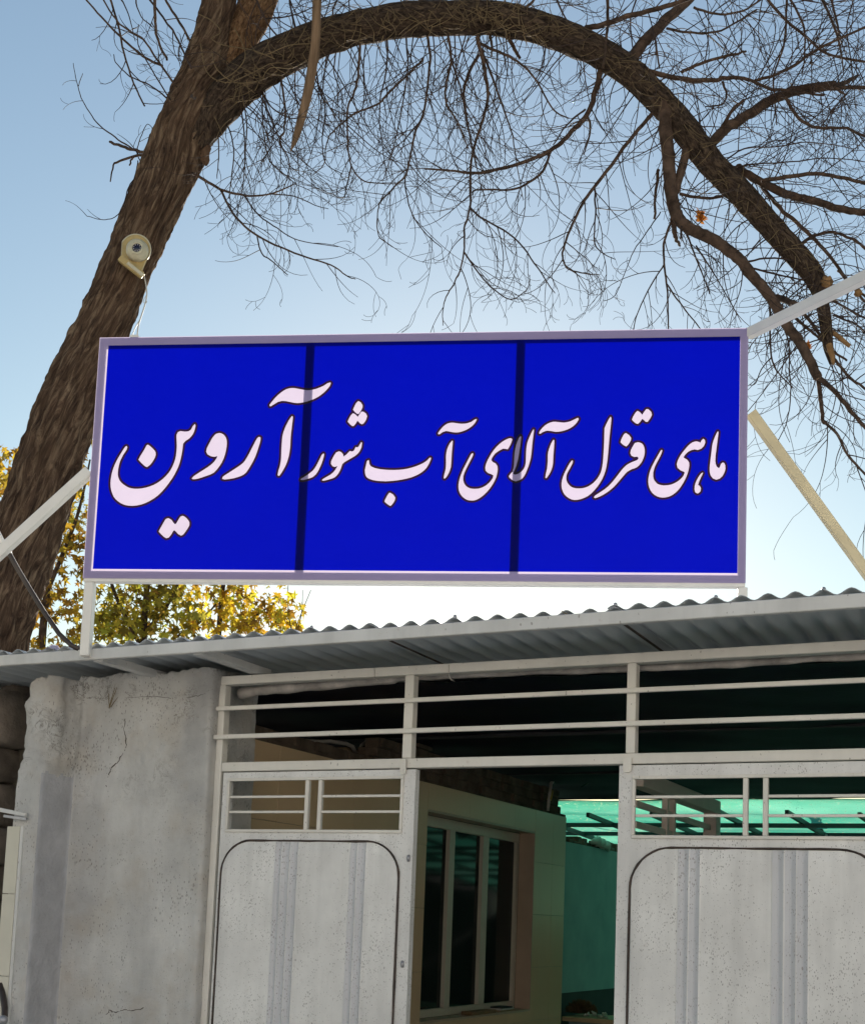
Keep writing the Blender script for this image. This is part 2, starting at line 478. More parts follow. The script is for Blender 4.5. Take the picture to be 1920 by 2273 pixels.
def net_mat():
    m, nt = new_mat('green_shade_net')
    v = coords(nt)
    n = noise_tex(nt, coords(nt, (0.5, 2.2, 1)), 0.9, 6, 0.65)
    c = ramp(nt, n, [(0.3, (0.05, 0.42, 0.27)), (0.7, (0.26, 0.68, 0.50))])
    d = N(nt, 'ShaderNodeBsdfDiffuse'); t = N(nt, 'ShaderNodeBsdfTranslucent')
    nt.links.new(c, d.inputs[0]); nt.links.new(c, t.inputs[0])
    ms = N(nt, 'ShaderNodeMixShader'); ms.inputs[0].default_value = 0.75
    nt.links.new(d.outputs[0], ms.inputs[1]); nt.links.new(t.outputs[0], ms.inputs[2])
    tr = N(nt, 'ShaderNodeBsdfTransparent')
    vo = N(nt, 'ShaderNodeTexNoise'); vo.inputs['Scale'].default_value = 60; vo.inputs['Detail'].default_value = 2
    nt.links.new(v, vo.inputs['Vector'])
    h = ramp(nt, vo.outputs[0], [(0.62, (0, 0, 0)), (0.70, (0.5, 0.5, 0.5))])
    m2 = N(nt, 'ShaderNodeMixShader'); nt.links.new(h, m2.inputs[0])
    nt.links.new(ms.outputs[0], m2.inputs[1]); nt.links.new(tr.outputs[0], m2.inputs[2])
    finish(nt, m2); return m
M['net'] = net_mat()

# ---------------------------------------------------------------- ground
mb = MB()
mb.add([(-400, -400, 0), (400, -400, 0), (400, 900, 0), (-400, 900, 0)], [(0, 1, 2, 3)])
ground = mb.build('ground', M['ground'], kind='structure')

# unseen house front added across the street to bounce light onto the gate
sb = thing('street_bounce_front', 'unseen cream house front added across the street to bounce light onto the gate', 'house', WORLD, (0, -8.7, 0))
mb = MB()
for (a, b, c, d) in ((-16, 16, 0, 0.9), (-16, 16, 2.3, 3.7), (-16, 16, 5.1, 7.6)): mb.box(a, b, -9.2, -8.7, c, d)
for k in range(9):
    for (c, d) in ((0.9, 2.3), (3.7, 5.1)): mb.box(-16 + k * 4 - (0 if k == 0 else 1.2), -16 + k * 4 + (0 if k == 8 else 1.2), -9.2, -8.7, c, d)
mb.build('wall', M['render'], sb)
for k in range(8):
    for c in (0.9, 3.7):
        MB().box(-14.8 + k * 4, -13.2 + k * 4, -9.0, -8.96, c, c + 1.4).build('window', M['glass'], sb)

# ================================================================ GATE FRAME
def gx(px, py, y=0.0): return at(px, py, G, y).x
def gz(px, py, y=0.0): return at(px, py, G, y).z

X_POST_L0, X_POST_L1 = gx(479, 1660), gx(493, 1660)
X_P1a, X_P1b = gx(895, 1600), gx(915, 1600)
X_P2a, X_P2b = gx(1389.5, 1600), gx(1410, 1600)
Z_TOP1 = (gz(543, 1497.5) + gz(960, 1477.5) + gz(1700, 1431)) / 3
Z_TOP0 = (gz(507, 1520.8) + gz(960, 1496.6) + gz(1500, 1464)) / 3
Z_R1 = (gz(480, 1570.3) + gz(960, 1548.5) + gz(1920, 1505.8)) / 3
Z_R2 = (gz(480, 1628.3) + gz(960, 1617.5) + gz(1920, 1589)) / 3
Z_H1 = (gz(496, 1691.7) + gz(960, 1681.5) + gz(1920, 1663.7)) / 3
Z_H0 = (gz(496, 1711) + gz(960, 1703.4) + gz(1920, 1690)) / 3
X_RIGHT = 3.2

gate = thing('gateway', 'cream painted steel gate frame with two rails under the corrugated canopy', 'gate frame', G, (X_POST_L0, 0, 0))
def fbox(name, *a, parent=gate, mat='gate', bev=0.003):
    return MB().box(*a).build(name, M[mat], parent, bevel=bev)
fbox('post', X_POST_L0, X_POST_L1, 0, 0.05, 0, Z_TOP0 - 0.001)
fbox('post', X_P1a, X_P1b, 0.001, 0.051, Z_H1 + 0.001, Z_TOP0 - 0.001)
fbox('post', X_P2a, X_P2b, 0.001, 0.051, Z_H1 + 0.001, Z_TOP0 - 0.001)
fbox('post', X_RIGHT - 0.05, X_RIGHT, 0.0, 0.05, 0, Z_TOP0 - 0.001)
fbox('top_beam', X_POST_L0, X_RIGHT, 0, 0.055, Z_TOP0, Z_TOP1)
fbox('rail', X_POST_L0 - 0.03, X_RIGHT - 0.05, -0.020, -0.002, Z_R1 - 0.021, Z_R1)
fbox('rail', X_POST_L0 - 0.035, X_RIGHT - 0.05, -0.020, -0.002, Z_R2 - 0.022, Z_R2)
fbox('header_beam', X_POST_L1 + 0.001, X_RIGHT - 0.051, 0.002, 0.055, Z_H0, Z_H1)
def tab(px0, px1, py0, py1):
    a, b = at(px0, py0, G, -0.012), at(px1, py1, G, -0.012)
    x0, x1, z1, z0 = a.x, b.x, a.z, b.z
    r = (x1 - x0) / 2
    pts = [(x0, z1), (x1, z1)] + [(x0 + r + r * math.cos(t), z0 + r * 0.6 + r * 0.6 * math.sin(t)) for t in [-math.pi * k / 8 for k in range(9)]]
    n = len(pts)
    m = MB()
    m.add([(p[0], -0.014, p[1]) for p in pts] + [(p[0], -0.004, p[1]) for p in pts],
          [tuple(range(n)), tuple(range(2 * n - 1, n - 1, -1))] + [(i, n + i, n + (i + 1) % n, (i + 1) % n) for i in range(n)])
    return m.build('stop_tab', M['gate'], gate)
tab(889, 900, 1686, 1719)
tab(1383.5, 1401, 1682, 1715)
for (px, py0, py1) in ((831, 1484, 1503), (996, 1476, 1502)):
    m = MB()
    a, b = at(px, py0, G, -0.003), at(px + 1, py1, G, -0.003)
    c = at(px + 14, py1 + 12, G, 0.02)
    m.tube([a, b, b * 0.5 + c * 0.5 + Vector((0, -.01, -.004)), c], 0.0018, 5)
    m.build('tie_wire', M['pvc'], gate)

# ---------------------------------------------------------------- gate leaves
def make_leaf(label, x0, x1, ztop, hole, bars_x, bars_z, panel, groups, radius):
    """a leaf of pressed sheet: frame sheet, barred vent, rounded panel with pressed ribs, rubber gasket"""
    t = thing('gate_leaf', label, 'gate', G, ((x0 + x1) / 2, 0, 0), 'sheet steel gate leaves with barred vents')
    hx0, hx1, hz0, hz1 = hole
    px0, px1, pz1 = panel
    z0 = 0.06
    sh = MB()
    sh.box(x0, hx0, 0.004, 0.044, z0, ztop)
    sh.box(hx1, x1, 0.004, 0.044, z0, ztop)
    sh.box(hx0, hx1, 0.004, 0.044, hz1, ztop)
    sh.box(hx0, hx1, 0.004, 0.044, z0, hz0)
    sh.build('frame_sheet', M['leaf'], t)
    rim = 0.011
    for a in ((hx0 - 0.003, hx1 + 0.003, -0.006, 0.012, hz1 - rim, hz1 + 0.003), (hx0 - 0.003, hx1 + 0.003, -0.006, 0.012, hz0 - 0.003, hz0 + rim),
              (hx0 - 0.003, hx0 + rim, -0.006, 0.012, hz0 + rim + .0005, hz1 - rim - .0005), (hx1 - rim, hx1 + 0.003, -0.006, 0.012, hz0 + rim + .0005, hz1 - rim - .0005)):
        MB().box(*a).build('vent_rim', M['gate'], t, bevel=0.002)
    for bx in bars_x:
        MB().box(bx - 0.010, bx + 0.010, -0.001, 0.022, hz0 + rim, hz1 - rim).build('vent_bar', M['gate'], t, bevel=0.002)
    for bz in bars_z:
        spans = [(hx0 + rim, bars_x[0] - 0.010), (bars_x[1] + 0.010, hx1 - rim)]
        for (a, b) in spans:
            MB().box(a, b, 0.003, 0.014, bz - 0.006, bz + 0.006).build('vent_bar', M['gate'], t, bevel=0.002)
    # pressed panel: columns across, each with its own depth and its own top (rounded corners)
    prof = [(px0 + 0.004, 0.0), (px0 + 0.010, -0.007)]
    for g in groups:
        for i, gxx in enumerate(g):
            w_ = (g[1] - g[0]) / 2
            if i > 0: prof.append((gxx - w_ + 0.004, 0.0025))
            prof.append((gxx - 0.002, -0.007 if i == 0 else -0.0095))
            prof.append((gxx + 0.002, -0.007 if i == len(g) - 1 else -0.0095))
            if i < len(g) - 1: prof.append((gxx + w_ - 0.004, 0.0025))
    prof += [(px1 - 0.010, -0.007), (px1 - 0.004, 0.0)]
    # extra columns in the corners and across the wide flats (gentle dents)
    xs = sorted(set([p[0] for p in prof] + [px0 + radius * (1 - math.cos(math.pi / 2 * k / 12)) for k in range(1, 13)] + [px1 - radius * (1 - math.cos(math.pi / 2 * k / 12)) for k in range(1, 13)] + [px0 + (px1 - px0) * k / 40 for k in range(1, 40)]))
    xs = [x for x in xs if px0 + 0.004 <= x <= px1 - 0.004]
    def yof(x):
        for (a, ya), (b, yb) in zip(prof, prof[1:]):
            if a <= x <= b: return ya + (yb - ya) * ((x - a) / (b - a) if b > a else 0)
        return 0
    def top(x):
        d = min(x - px0, px1 - x)
        if d >= radius: return pz1
        return pz1 - radius + math.sqrt(max(0, radius ** 2 - (radius - d) ** 2))
    rows = 40
    vs, fs = [], []
    for j in range(rows + 1):
        for x in xs:
            z = 0.12 + (top(x) - 0.004 - 0.12) * j / rows
            dent = 0.0022 * noise.noise(Vector((x * 5, z * 4, x0 * 9)))
            edge = 0.0 if j < rows else 0.006
            vs.append((x, min(0.0032, yof(x) + dent + edge), z))
    k = len(xs)
    for j in range(rows):
        for i in range(k - 1):
            fs.append((j * k + i, j * k + i + 1, (j + 1) * k + i + 1, (j + 1) * k + i))
    pm = MB(); pm.add(vs, fs, 0, False)
    for q in range(len(pm.f)):
        xm = (xs[q % (k - 1)] + xs[q % (k - 1) + 1]) / 2
        if any(g[0] + 0.003 < xm < g[-1] - 0.003 and min(abs(xm - e) for e in g) > 0.0035 for g in groups): pm.mi[q] = 1
    pm.build('pressed_panel', [M['leaf'], M['groove']], t)
    path = [(px0, 0.10)] + [(px0, 0.10 + (pz1 - radius - 0.10) * q / 14) for q in range(1, 15)]
    path += [(px0 + radius * (1 - math.cos(a)), pz1 - radius + radius * math.sin(a)) for a in [math.pi / 2 * q / 10 for q in range(1, 11)]]
    path += [(px0 + radius + (px1 - px0 - 2 * radius) * q / 10, pz1) for q in range(1, 10)]
    path += [(px1 - radius * (1 - math.cos(a)), pz1 - radius + radius * math.sin(a)) for a in [math.pi / 2 * (1 - q / 10) for q in range(0, 11)]]
    path += [(px1, pz1 - radius + (0.10 - pz1 + radius) * q / 14) for q in range(1, 15)]
    g = MB()
    g.tube([(x, -0.002, z + 0.0018 * noise.noise(Vector((x * 18, z * 18, 3)))) for x, z in path],
           [0.0062 * (0.8 + 0.5 * noise.noise(Vector((x * 25, z * 25, 8)))) for x, z in path], 6)
    g.build('gasket', M['gasket'], t)
    return t

lx0, lx1 = gx(480.5, 1980), gx(911.5, 1980)
ZL = Z_H0 - 0.006
leafL = make_leaf('narrower speckled gate leaf hinged beside the plaster wall', lx0, lx1, ZL,
    (gx(504, 1790), gx(893, 1790), gz(700, 1847.5), gz(700, 1727)),
    (gx(679.5, 1790), gx(708.5, 1790)), (gz(700, 1768), gz(700, 1802.5)),
    (gx(490, 1949), gx(885.6, 1943), gz(690, 1867.5)),
    ([gx(613, 1880), gx(628.5, 1880), gx(647, 1880), gx(665, 1880)], [gx(779, 1880), gx(796, 1880), gx(815.6, 1880)]), 0.165)
for (px, py) in ((907, 1906), (893.5, 2141)):
    c = at(px, py, G, 0.003)
    m = MB()
    m.tube([c + Vector((0, 0.001, -0.014)), c + Vector((0, -0.004, 0)), c + Vector((0, 0.001, 0.014))], [0.007, 0.009, 0.007], 8)
    m.build('latch_hole', M['latch'], leafL)
rx0, rx1 = gx(1368, 1980), gx(2006, 1985)
rp0, rp1 = gx(1398, 1957), gx(1968, 1990)
leafR = make_leaf('wider speckled gate leaf at the right edge below the green net', rx0, rx1, ZL,
    (gx(1404, 1790), gx(1956, 1790), gz(1650, 1862), gz(1650, 1721.5)),
    (gx(1654, 1790), gx(1698.5, 1790)), (gz(1650, 1768), gz(1650, 1811)),
    (rp0, rp1, gz(1680, 1884.5)),
    ([gx(1506, 1890), gx(1531, 1890), gx(1556, 1890)], [gx(1714, 1890), gx(1741, 1890), gx(1769, 1890), gx(1796, 1890)]), 0.175)

# ================================================================ PLASTER WALL
X_WR = gx(450, 1900, -0.06)                         # right end of the wall
X_WC = gx(140, 2060, -0.06)                         # inner corner beside the pilaster
lo, hi = 0.02, 0.6                                   # how far the pilaster stands proud
for _ in range(40):
    mid = (lo + hi) / 2
    if gx(67, 2060, -0.06 - mid) > X_WC: hi = mid
    else: lo = mid
Y_P = -0.06 - (lo + hi) / 2
X_WL = gx(34, 1722, Y_P)
Z_WALL = gz(300, 1497, -0.06)
Z_PIL = gz(95, 1508, Y_P)
def wall_outline(z):
    segs = [((X_WL, 0.30), (X_WL, Y_P)), ((X_WL, Y_P), (X_WC, Y_P)), ((X_WC, Y_P), (X_WC, -0.06)), ((X_WC, -0.06), (X_WR, -0.06)), ((X_WR, -0.06), (X_WR, 0.34))]
    pts, ids = [], []
    for i, (a, b) in enumerate(segs):
        L = math.hypot(b[0] - a[0], b[1] - a[1]); n = max(2, int(L / 0.011))
        for k in range(n):
            t = k / n
            pts.append((a[0] + (b[0] - a[0]) * t, a[1] + (b[1] - a[1]) * t)); ids.append(i)
    pts.append(segs[-1][1]); ids.append(4)
    return pts, ids
base_pts, seg_ids = wall_outline(0)
def smooth_path(p, r):
    out = []
    n = len(p)
    for i in range(n):
        w = min(r, i, n - 1 - i)
        sx = sum(p[j][0] for j in range(i - w, i + w + 1)); sy = sum(p[j][1] for j in range(i - w, i + w + 1))
        out.append((sx / (2 * w + 1), sy / (2 * w + 1)))
    return out
soft = {r: smooth_path(base_pts, r) for r in (1, 2, 4, 7, 10)}
ROWS = 215
nu = len(base_pts)
vs, fs, mis = [], [], []
ZM = max(Z_WALL, Z_PIL)
rough_z = gz(100, 1715, Y_P)
for j in range(ROWS + 1):
    for i in range(nu):
        s = seg_ids[i]
        x0_, y0_ = base_pts[i]
        top_here = (Z_PIL if s <= 1 else Z_WALL) if s != 2 else Z_PIL + (Z_WALL - Z_PIL) * 0.5
        top_here += 0.035 * noise.noise(Vector((x0_ * 7, 1.3, 0))) + 0.014 * noise.noise(Vector((x0_ * 30, 4.3, 0)))
        if s in (0, 1): top_here -= 0.10 * max(0, 1 - (x0_ - X_WL) / 0.09) ** 2
        z = top_here * (j / ROWS) ** 0.9
        up = max(0.0, min(1.0, (z - rough_z + 0.03 * noise.noise(Vector((x0_ * 9, z * 4, 2)))) / 0.12))
        left = 1.0 if s <= 2 else max(0.0, 1 - (x0_ - X_WC) / 0.10)
        r = 2
        if up * left > 0.15: r = 4
        if up * left > 0.5: r = 7
        if up * left > 0.85: r = 10
        p = soft[r]
        x, y = p[i]
        a, b = p[max(0, i - 1)], p[min(nu - 1, i + 1)]
        tx, ty = b[0] - a[0], b[1] - a[1]
        L = math.hypot(tx, ty) or 1
        nx, ny = ty / L, -tx / L                     # outward
        q = Vector((x * 1.0, y * 1.0, z))
        d = 0.010 * noise.noise(q * 2.6) + 0.005 * noise.noise(q * 9) + 0.0026 * noise.noise(q * 30)
        rough = up * (0.35 + 0.65 * left)
        d += rough * (0.022 * noise.noise(q * 8 + Vector((5, 0, 0))) + 0.012 * noise.noise(q * 22) + 0.007 * abs(noise.noise(q * 48)))
        nearTop = max(0.0, 1 - (top_here - z) / 0.22)
        d += nearTop * (0.012 * noise.noise(q * 15) + 0.008 * abs(noise.noise(q * 40)))
        vs.append((x + nx * d, y + ny * d, z))
for j in range(ROWS):
    for i in range(nu - 1):
        fs.append((j * nu + i, j * nu + i + 1, (j + 1) * nu + i + 1, (j + 1) * nu + i))
        z = vs[j * nu + i][2]
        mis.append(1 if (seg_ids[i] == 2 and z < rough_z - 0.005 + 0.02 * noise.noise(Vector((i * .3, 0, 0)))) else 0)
n0 = len(vs)
cx, cy = (X_WL + X_WR) / 2, 0.30
for i in range(nu):                                   # rounded-over top running back to the rear of the wall
    x, y, z = vs[ROWS * nu + i]
    vs.append((x + (0.03 if i < 3 else 0), max(y, 0.0) * 0.4 + 0.18, z + 0.012))
for i in range(nu - 1):
    fs.append((ROWS * nu + i, ROWS * nu + i + 1, n0 + i + 1, n0 + i)); mis.append(0)
wall = thing('plaster_wall', 'weathered grey plaster wall with a rough pilaster left of the gate', 'wall', G, ((X_WL + X_WR) / 2, 0, 0))
mb = MB(); mb.add(vs, fs, 0, True); mb.mi = mis
mb.build('plaster_face', [M['plaster'], M['side_shade']], wall)
MB().box(X_WL + 0.03, X_WR - 0.03, 0.0, 0.33, 0, min(Z_WALL, Z_PIL) - 0.08).build('wall_core', M['plaster'], wall)
# cracks
def crack(pts, y, r=0.0032):
    m = MB()
    P = []
    for (a, b) in zip(pts, pts[1:]):
        for k in range(6):
            t = k / 6
            p = at(a[0] + (b[0] - a[0]) * t, a[1] + (b[1] - a[1]) * t, G, y)
            P.append(p + Vector((random.uniform(-.005, .005), random.uniform(-.002, .002), random.uniform(-.004, .004))))
    m.tube(P, [r * random.uniform(0.4, 1.2) for _ in P], 5)
    return m.build('crack', M['crack'], wall)
crack([(282, 1552), (279, 1580), (276, 1625), (281, 1650), (276, 1670), (262, 1692), (247, 1706), (240, 1722)], -0.0615, 0.0026)
crack([(236, 1745), (233, 1770), (234, 1800), (230, 1830)], -0.062, 0.0022)
crack([(236, 2252), (245, 2244), (256, 2249), (273, 2243), (290, 2245), (322, 2238)], -0.062, 0.0025)
crack([(285, 1549), (330, 1545), (380, 1550), (430, 1548), (462, 1537)], -0.0605, 0.0013)
# dry grass stalks caught on the wall top
m = MB()
for (a, b) in (((242, 1572), (255, 1528)), ((243, 1571), (260, 1526)), ((246, 1570), (262, 1548)), ((243, 1573), (241, 1538))):
    p, q = at(*a, G, -0.075), at(*b, G, -0.085)
    m.tube([p, (p + q) / 2 + Vector((0.004, -0.006, 0)), q], [0.0025, 0.002, 0.001], 5)
tag(m.build('dry_stalks', M['straw'], None, G), 'dry grass stalks hanging on the plaster wall near its top', 'dry grass')
# glazed tiles on the pilaster's left edge
Z_T = gz(20, 1835, Y_P)
zt = [Z_T, gz(20, 1985, Y_P), gz(20, 2168, Y_P)]
dz = zt[1] - zt[2]
zt += [zt[2] - dz, zt[2] - 2 * dz]
XT1 = gx(46, 1880, Y_P)
for a, b in zip(zt, zt[1:]):
    MB().box(X_WL - 0.012, XT1, Y_P - 0.016, Y_P - 0.004, b + 0.0015, a - 0.0015).build('tile', M['tile_pale'], wall, bevel=0.001)
MB().box(XT1 + 0.001, XT1 + 0.020, Y_P - 0.014, Y_P + 0.004, 0.0, Z_T).build('corner_trim', M['fascia'], wall, bevel=0.002)

br = thing('steel_bracket', 'short white flat steel bar fixed across the rough pilaster', 'bracket', G, at(56, 1808, G, Y_P - 0.02))
p, q = at(-25, 1793, G, Y_P - 0.05), at(58, 1810, G, Y_P - 0.028)
MB().bar(p, q, 0.018, 0.020).build('flat_bar', M['fascia'], br, bevel=0.002)
q2 = at(9, 1812, G, Y_P - 0.055)
MB().bar(q2, at(59, 1819, G, Y_P - 0.03), 0.012, 0.014).build('clamp_plate', M['latch'], br, bevel=0.001)
hp = thing('black_hose', 'black hose end with a grey collar at the foot of the pilaster', 'hose', G, at(14, 2262, G, Y_P - 0.06))
c = at(14, 2262, G, Y_P - 0.06)
MB().tube([c + Vector((-0.10, 0.05, 0.16)), c + Vector((-0.035, 0.02, 0.05)), c + Vector((-0.012, 0.0, 0.01)), c + Vector((0.012, -0.03, -0.006))], 0.016, 10).build('hose', M['black_pipe'], hp)
MB().tube([c + Vector((0.005, -0.024, -0.004)), c + Vector((0.022, -0.046, -0.008))], 0.023, 12).build('collar', M['latch'], hp)

# rubble masonry left of the pilaster
rub = thing('rubble_wall', 'dark rubble stone wall behind the left edge of the pilaster', 'wall', G, (X_WL - 0.4, 0.4, 0))
def stone(cpx, cpy, wpx, hpx, y, seed, mat='stone', parent=rub, name='stone'):
    c = at(cpx, cpy, G, y)
    sx = wpx / 2900 * 6.9 / 2; sz = hpx / 2900 * 6.9 / 2
    b = bmesh.new()
    bmesh.ops.create_cube(b, size=2)
    bmesh.ops.subdivide_edges(b, edges=list(b.edges), cuts=3, use_grid_fill=True)
    for v in b.verts:
        n = v.co.normalized()
        v.co = v.co * 0.62 + n * 0.55
        v.co += n * 0.13 * noise.noise(v.co * 1.6 + Vector((seed, 0, 0)))
        v.co = Vector((v.co.x * sx, v.co.y * 0.16, v.co.z * sz)) + c
    mm = MB()
    mm.add([v.co.copy() for v in b.verts], [[v.index for v in f.verts] for f in b.faces], 0, True)
    b.free()
    return mm.build(name, M[mat], parent)
stone(18, 1600, 110, 125, 0.30, 1); stone(-15, 1700, 90, 75, 0.28, 2); stone(8, 1790, 60, 95, 0.35, 3)
stone(0, 1880, 80, 80, 0.33, 4); stone(-20, 1960, 90, 80, 0.33, 5); stone(60, 1590, 60, 130, 0.42, 6)
stone(-30, 2050, 90, 100, 0.33, 7); stone(-30, 2170, 90, 120, 0.33, 8)

# ================================================================ CANOPY
Y_F = -0.50
Z_F0 = (gz(100, 1471, Y_F) + gz(960, 1415, Y_F) + gz(1352, 1390, Y_F) + gz(1900, 1342, Y_F)) / 4
Z_F1 = Z_F0 + 0.053
can = thing('canopy', 'grey corrugated sheet canopy with a white fascia over the gate', 'canopy', G, (0, 0, Z_F0))
X_CL, X_CR = -4.2, 3.6
MB().box(X_CL, X_CR, Y_F, Y_F + 0.03, Z_F0, Z_F1).build('fascia', M['fascia'], can, bevel=0.003)
e1, e2 = gx(816, 1428, Y_F), gx(1352, 1390, Y_F)
pitch = 0.100
amp = 0.0115
width = (e2 - e1)
edges = [e1 + width * k for k in range(-4, 4)]
Z_S = Z_F1 + 0.0145
def wave(x): return amp * math.cos(2 * math.pi * x / pitch)
Y_BACK = 6.35
for i, (a, b) in enumerate(zip(edges, edges[1:])):
    if b < X_CL or a > X_CR: continue
    lift = 0.0025 * (i % 2)
    ext = random.uniform(-0.012, 0.012)
    n = int((b - a + 0.05) / 0.0125)
    xs = [a - 0.02 + (b - a + 0.05) * k / n for k in range(n + 1)]
    ys = [Y_F + 0.033, Y_F + 0.06, -0.1, 0.6, 2.0, 4.0, Y_BACK + ext * 3]
    vs, fs = [], []
    tilt = random.uniform(-0.006, 0.006)
    for yi, y in enumerate(ys):
        for x in xs:
            sag = 0.006 * noise.noise(Vector((x * 1.5, y * 0.8, 3))) + (0.010 * noise.noise(Vector((x * 3.1, 9, 0))) if yi == 99 else 0)
            vs.append((x, y, Z_S + wave(x) + lift + sag + tilt * (x - a) + 0.004))
    k = len(xs)
    for j in range(len(ys) - 1):
        for q in range(k - 1):
            fs.append((j * k + q, j * k + q + 1, (j + 1) * k + q + 1, (j + 1) * k + q))
    m = MB(); m.add(vs, fs, 0, True)
    o = m.build('roof_sheet', M['corr'], can)
    so = o.modifiers.new('thickness', 'SOLIDIFY'); so.thickness = 0.0018; so.offset = 1
for (pa, pb) in (((207, 1469), (321, 1516)), ((430, 1455), (550, 1499))):
    x = gx(*pa, Y_F)
    MB().box(x - 0.03, x + 0.03, Y_F + 0.031, 0.10, Z_F0 - 0.004, Z_F1 - 0.020).build('rafter', M['fascia'], can, bevel=0.003)
for y in (2.2, 4.2, 6.1):
    MB().box(X_CL + 0.3, X_CR - 0.1, y, y + 0.05, Z_F1 - 0.065, Z_F1 - 0.02).build('purlin', M['roof_dark'], can)
# near-black sheet added as painted shade: lining stretched under the sheets inside the yard
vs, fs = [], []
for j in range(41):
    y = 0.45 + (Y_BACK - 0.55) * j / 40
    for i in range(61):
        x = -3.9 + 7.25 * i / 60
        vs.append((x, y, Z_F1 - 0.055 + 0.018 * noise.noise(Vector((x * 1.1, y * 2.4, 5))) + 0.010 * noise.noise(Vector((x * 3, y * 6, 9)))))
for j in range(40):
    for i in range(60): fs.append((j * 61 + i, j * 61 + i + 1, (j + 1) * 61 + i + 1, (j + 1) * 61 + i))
m = MB(); m.add(vs, fs, 0, True); m.build('roof_shade_sheet', M['shade_lining'], can)
# dark strip painting in the shaded slit between two sheets seen from below, as the photo shows twice
for (px0, py0, px1, py1) in ((816, 1429, 946, 1477), (1352, 1391, 1449, 1442)):
    x = gx(px0, py0, Y_F + 0.03)
    m = MB().box(x - 0.006, x + 0.006, Y_F + 0.032, 0.5, Z_S - amp - 0.008, Z_S - amp - 0.0035)
    m.build('joint_slit_shade', M['gasket'], can)

for px in (700, 1010, 1330, 1560, 1830):
    x = round(gx(px, 1380, Y_F) / pitch) * pitch
    MB().tube([(x, Y_F + 0.05, Z_S + amp + 0.004), (x, Y_F + 0.05, Z_S + amp + 0.016), (x, Y_F + 0.05, Z_S + amp + 0.019)], [0.010, 0.007, 0.003], 8).build('roof_screw', M['latch'], can)
m = MB()
m.tube([at(a, b, G, Y_F + 0.02) for a, b in ((1246, 1356), (1262, 1366), (1285, 1369), (1312, 1364))], [0.0015, 0.003, 0.0035, 0.0015], 5)
tag(m.build('dry_stalk', M['straw'], None, G), 'thin dry stalk lying on the canopy edge below the middle of the sign', 'stalk')
# rolled tarpaulin tied behind the top beam
tp = [(532, 1541), (600, 1530), (700, 1522), (830, 1509), (905, 1504), (990, 1500), (1150, 1492), (1350, 1486), (1500, 1480), (1700, 1469), (1925, 1455), (2020, 1450)]
P = [at(a, b, G, 0.13) for a, b in tp]
m = MB()
PP = []
for a, b in zip(P, P[1:]):
    for k in range(8): PP.append(a.lerp(b, k / 8))
m.tube(PP, [0.017 * (1.0 + (0.6 if i < 30 else 0) + 0.5 * noise.noise(Vector((i * 0.31, 0, 0)))) for i in range(len(PP))], 8)
tag(m.build('rolled_tarpaulin', M['tarp'], None, G), 'grimy rolled tarpaulin hanging just under the top beam of the gate', 'tarpaulin')
m = MB().bar(at(622, 1524, G, 0.5), at(727, 1554, G, 1.5), 0.075, 0.07)
tag(m.build('timber_joist', M['timber'], None, G), 'short brown timber joist under the roof behind the top rail', 'joist')

# ================================================================ KIOSK
XK = gx(545, 1650, 0.36)
def kpt(px, py): return at_x(px, py, G, XK)
ZK = (kpt(548, 1649).z + kpt(926, 1722).z + kpt(1245, 1812).z) / 3
YK1 = kpt(1255, 1900).y
HY0, HY1 = kpt(950, 1800).y, kpt(1187, 1900).y
HZ1 = (kpt(955, 1797).z + kpt(1189, 1848).z) / 2
HZ0 = (kpt(935, 2266).z + kpt(1178, 2252).z) / 2
kio = thing('kiosk', 'cream tiled kiosk with an aluminium window inside the gateway', 'kiosk', G, (XK - 1.0, 2.3, 0))
def rects(y0, y1, z0, z1):
    """a tile cell minus the window hole"""
    if y1 <= HY0 or y0 >= HY1 or z1 <= HZ0 or z0 >= HZ1: return [(y0, y1, z0, z1)]
    out = []
    if y0 < HY0: out.append((y0, HY0, z0, z1)); y0 = HY0
    if y1 > HY1: out.append((HY1, y1, z0, z1)); y1 = HY1
    if z0 < HZ0: out.append((y0, y1, z0, HZ0))
    if z1 > HZ1: out.append((y0, y1, HZ1, z1))
    return out
YT = [kpt(786, 1790).y - 0.84 + 0.84 * k for k in range(0, 7)]
YT = [0.36] + [y for y in YT if 0.40 < y < YK1 - 0.05] + [YK1]
ZT = [ZK - 0.42 * k for k in range(0, 6)] + [0.0]
ZT = [z for z in ZT if z > 0.03] + [0.0]
for y0, y1 in zip(YT, YT[1:]):
    for z1, z0 in zip(ZT, ZT[1:]):
        for (a, b, c, d) in rects(y0, y1, z0, z1):
            if b - a < 0.02 or d - c < 0.02: continue
            o = MB().box(XK - 0.010, XK + random.uniform(-0.0008, 0.0008), a + 0.001, b - 0.001, c + 0.001, d - 0.001).build('tile', M['tile'], kio, bevel=0.0012)
core = MB()
core.box(XK - 0.12, XK - 0.0102, 0.361, HY0 - 0.002, 0, ZK - 0.004)
core.box(XK - 0.12, XK - 0.0102, HY1 + 0.002, YK1 - 0.002, 0, ZK - 0.004)
core.box(XK - 0.16, XK - 0.0102, HY0 - 0.001, HY1 + 0.001, HZ1 + 0.002, ZK - 0.004)
core.box(XK - 0.16, XK - 0.0102, HY0 - 0.001, HY1 + 0.001, 0, HZ0 - 0.002)
core.box(XK - 2.2, XK - 0.165, 0.362, 0.46, 0, ZK - 0.004)
core.box(XK - 2.2, XK - 0.165, YK1 - 0.1, YK1 - 0.003, 0, ZK - 0.004)
core.box(XK - 2.2, XK - 2.1, 0.463, YK1 - 0.104, 0, ZK - 0.004)
core.build('wall', M['grout'], kio)
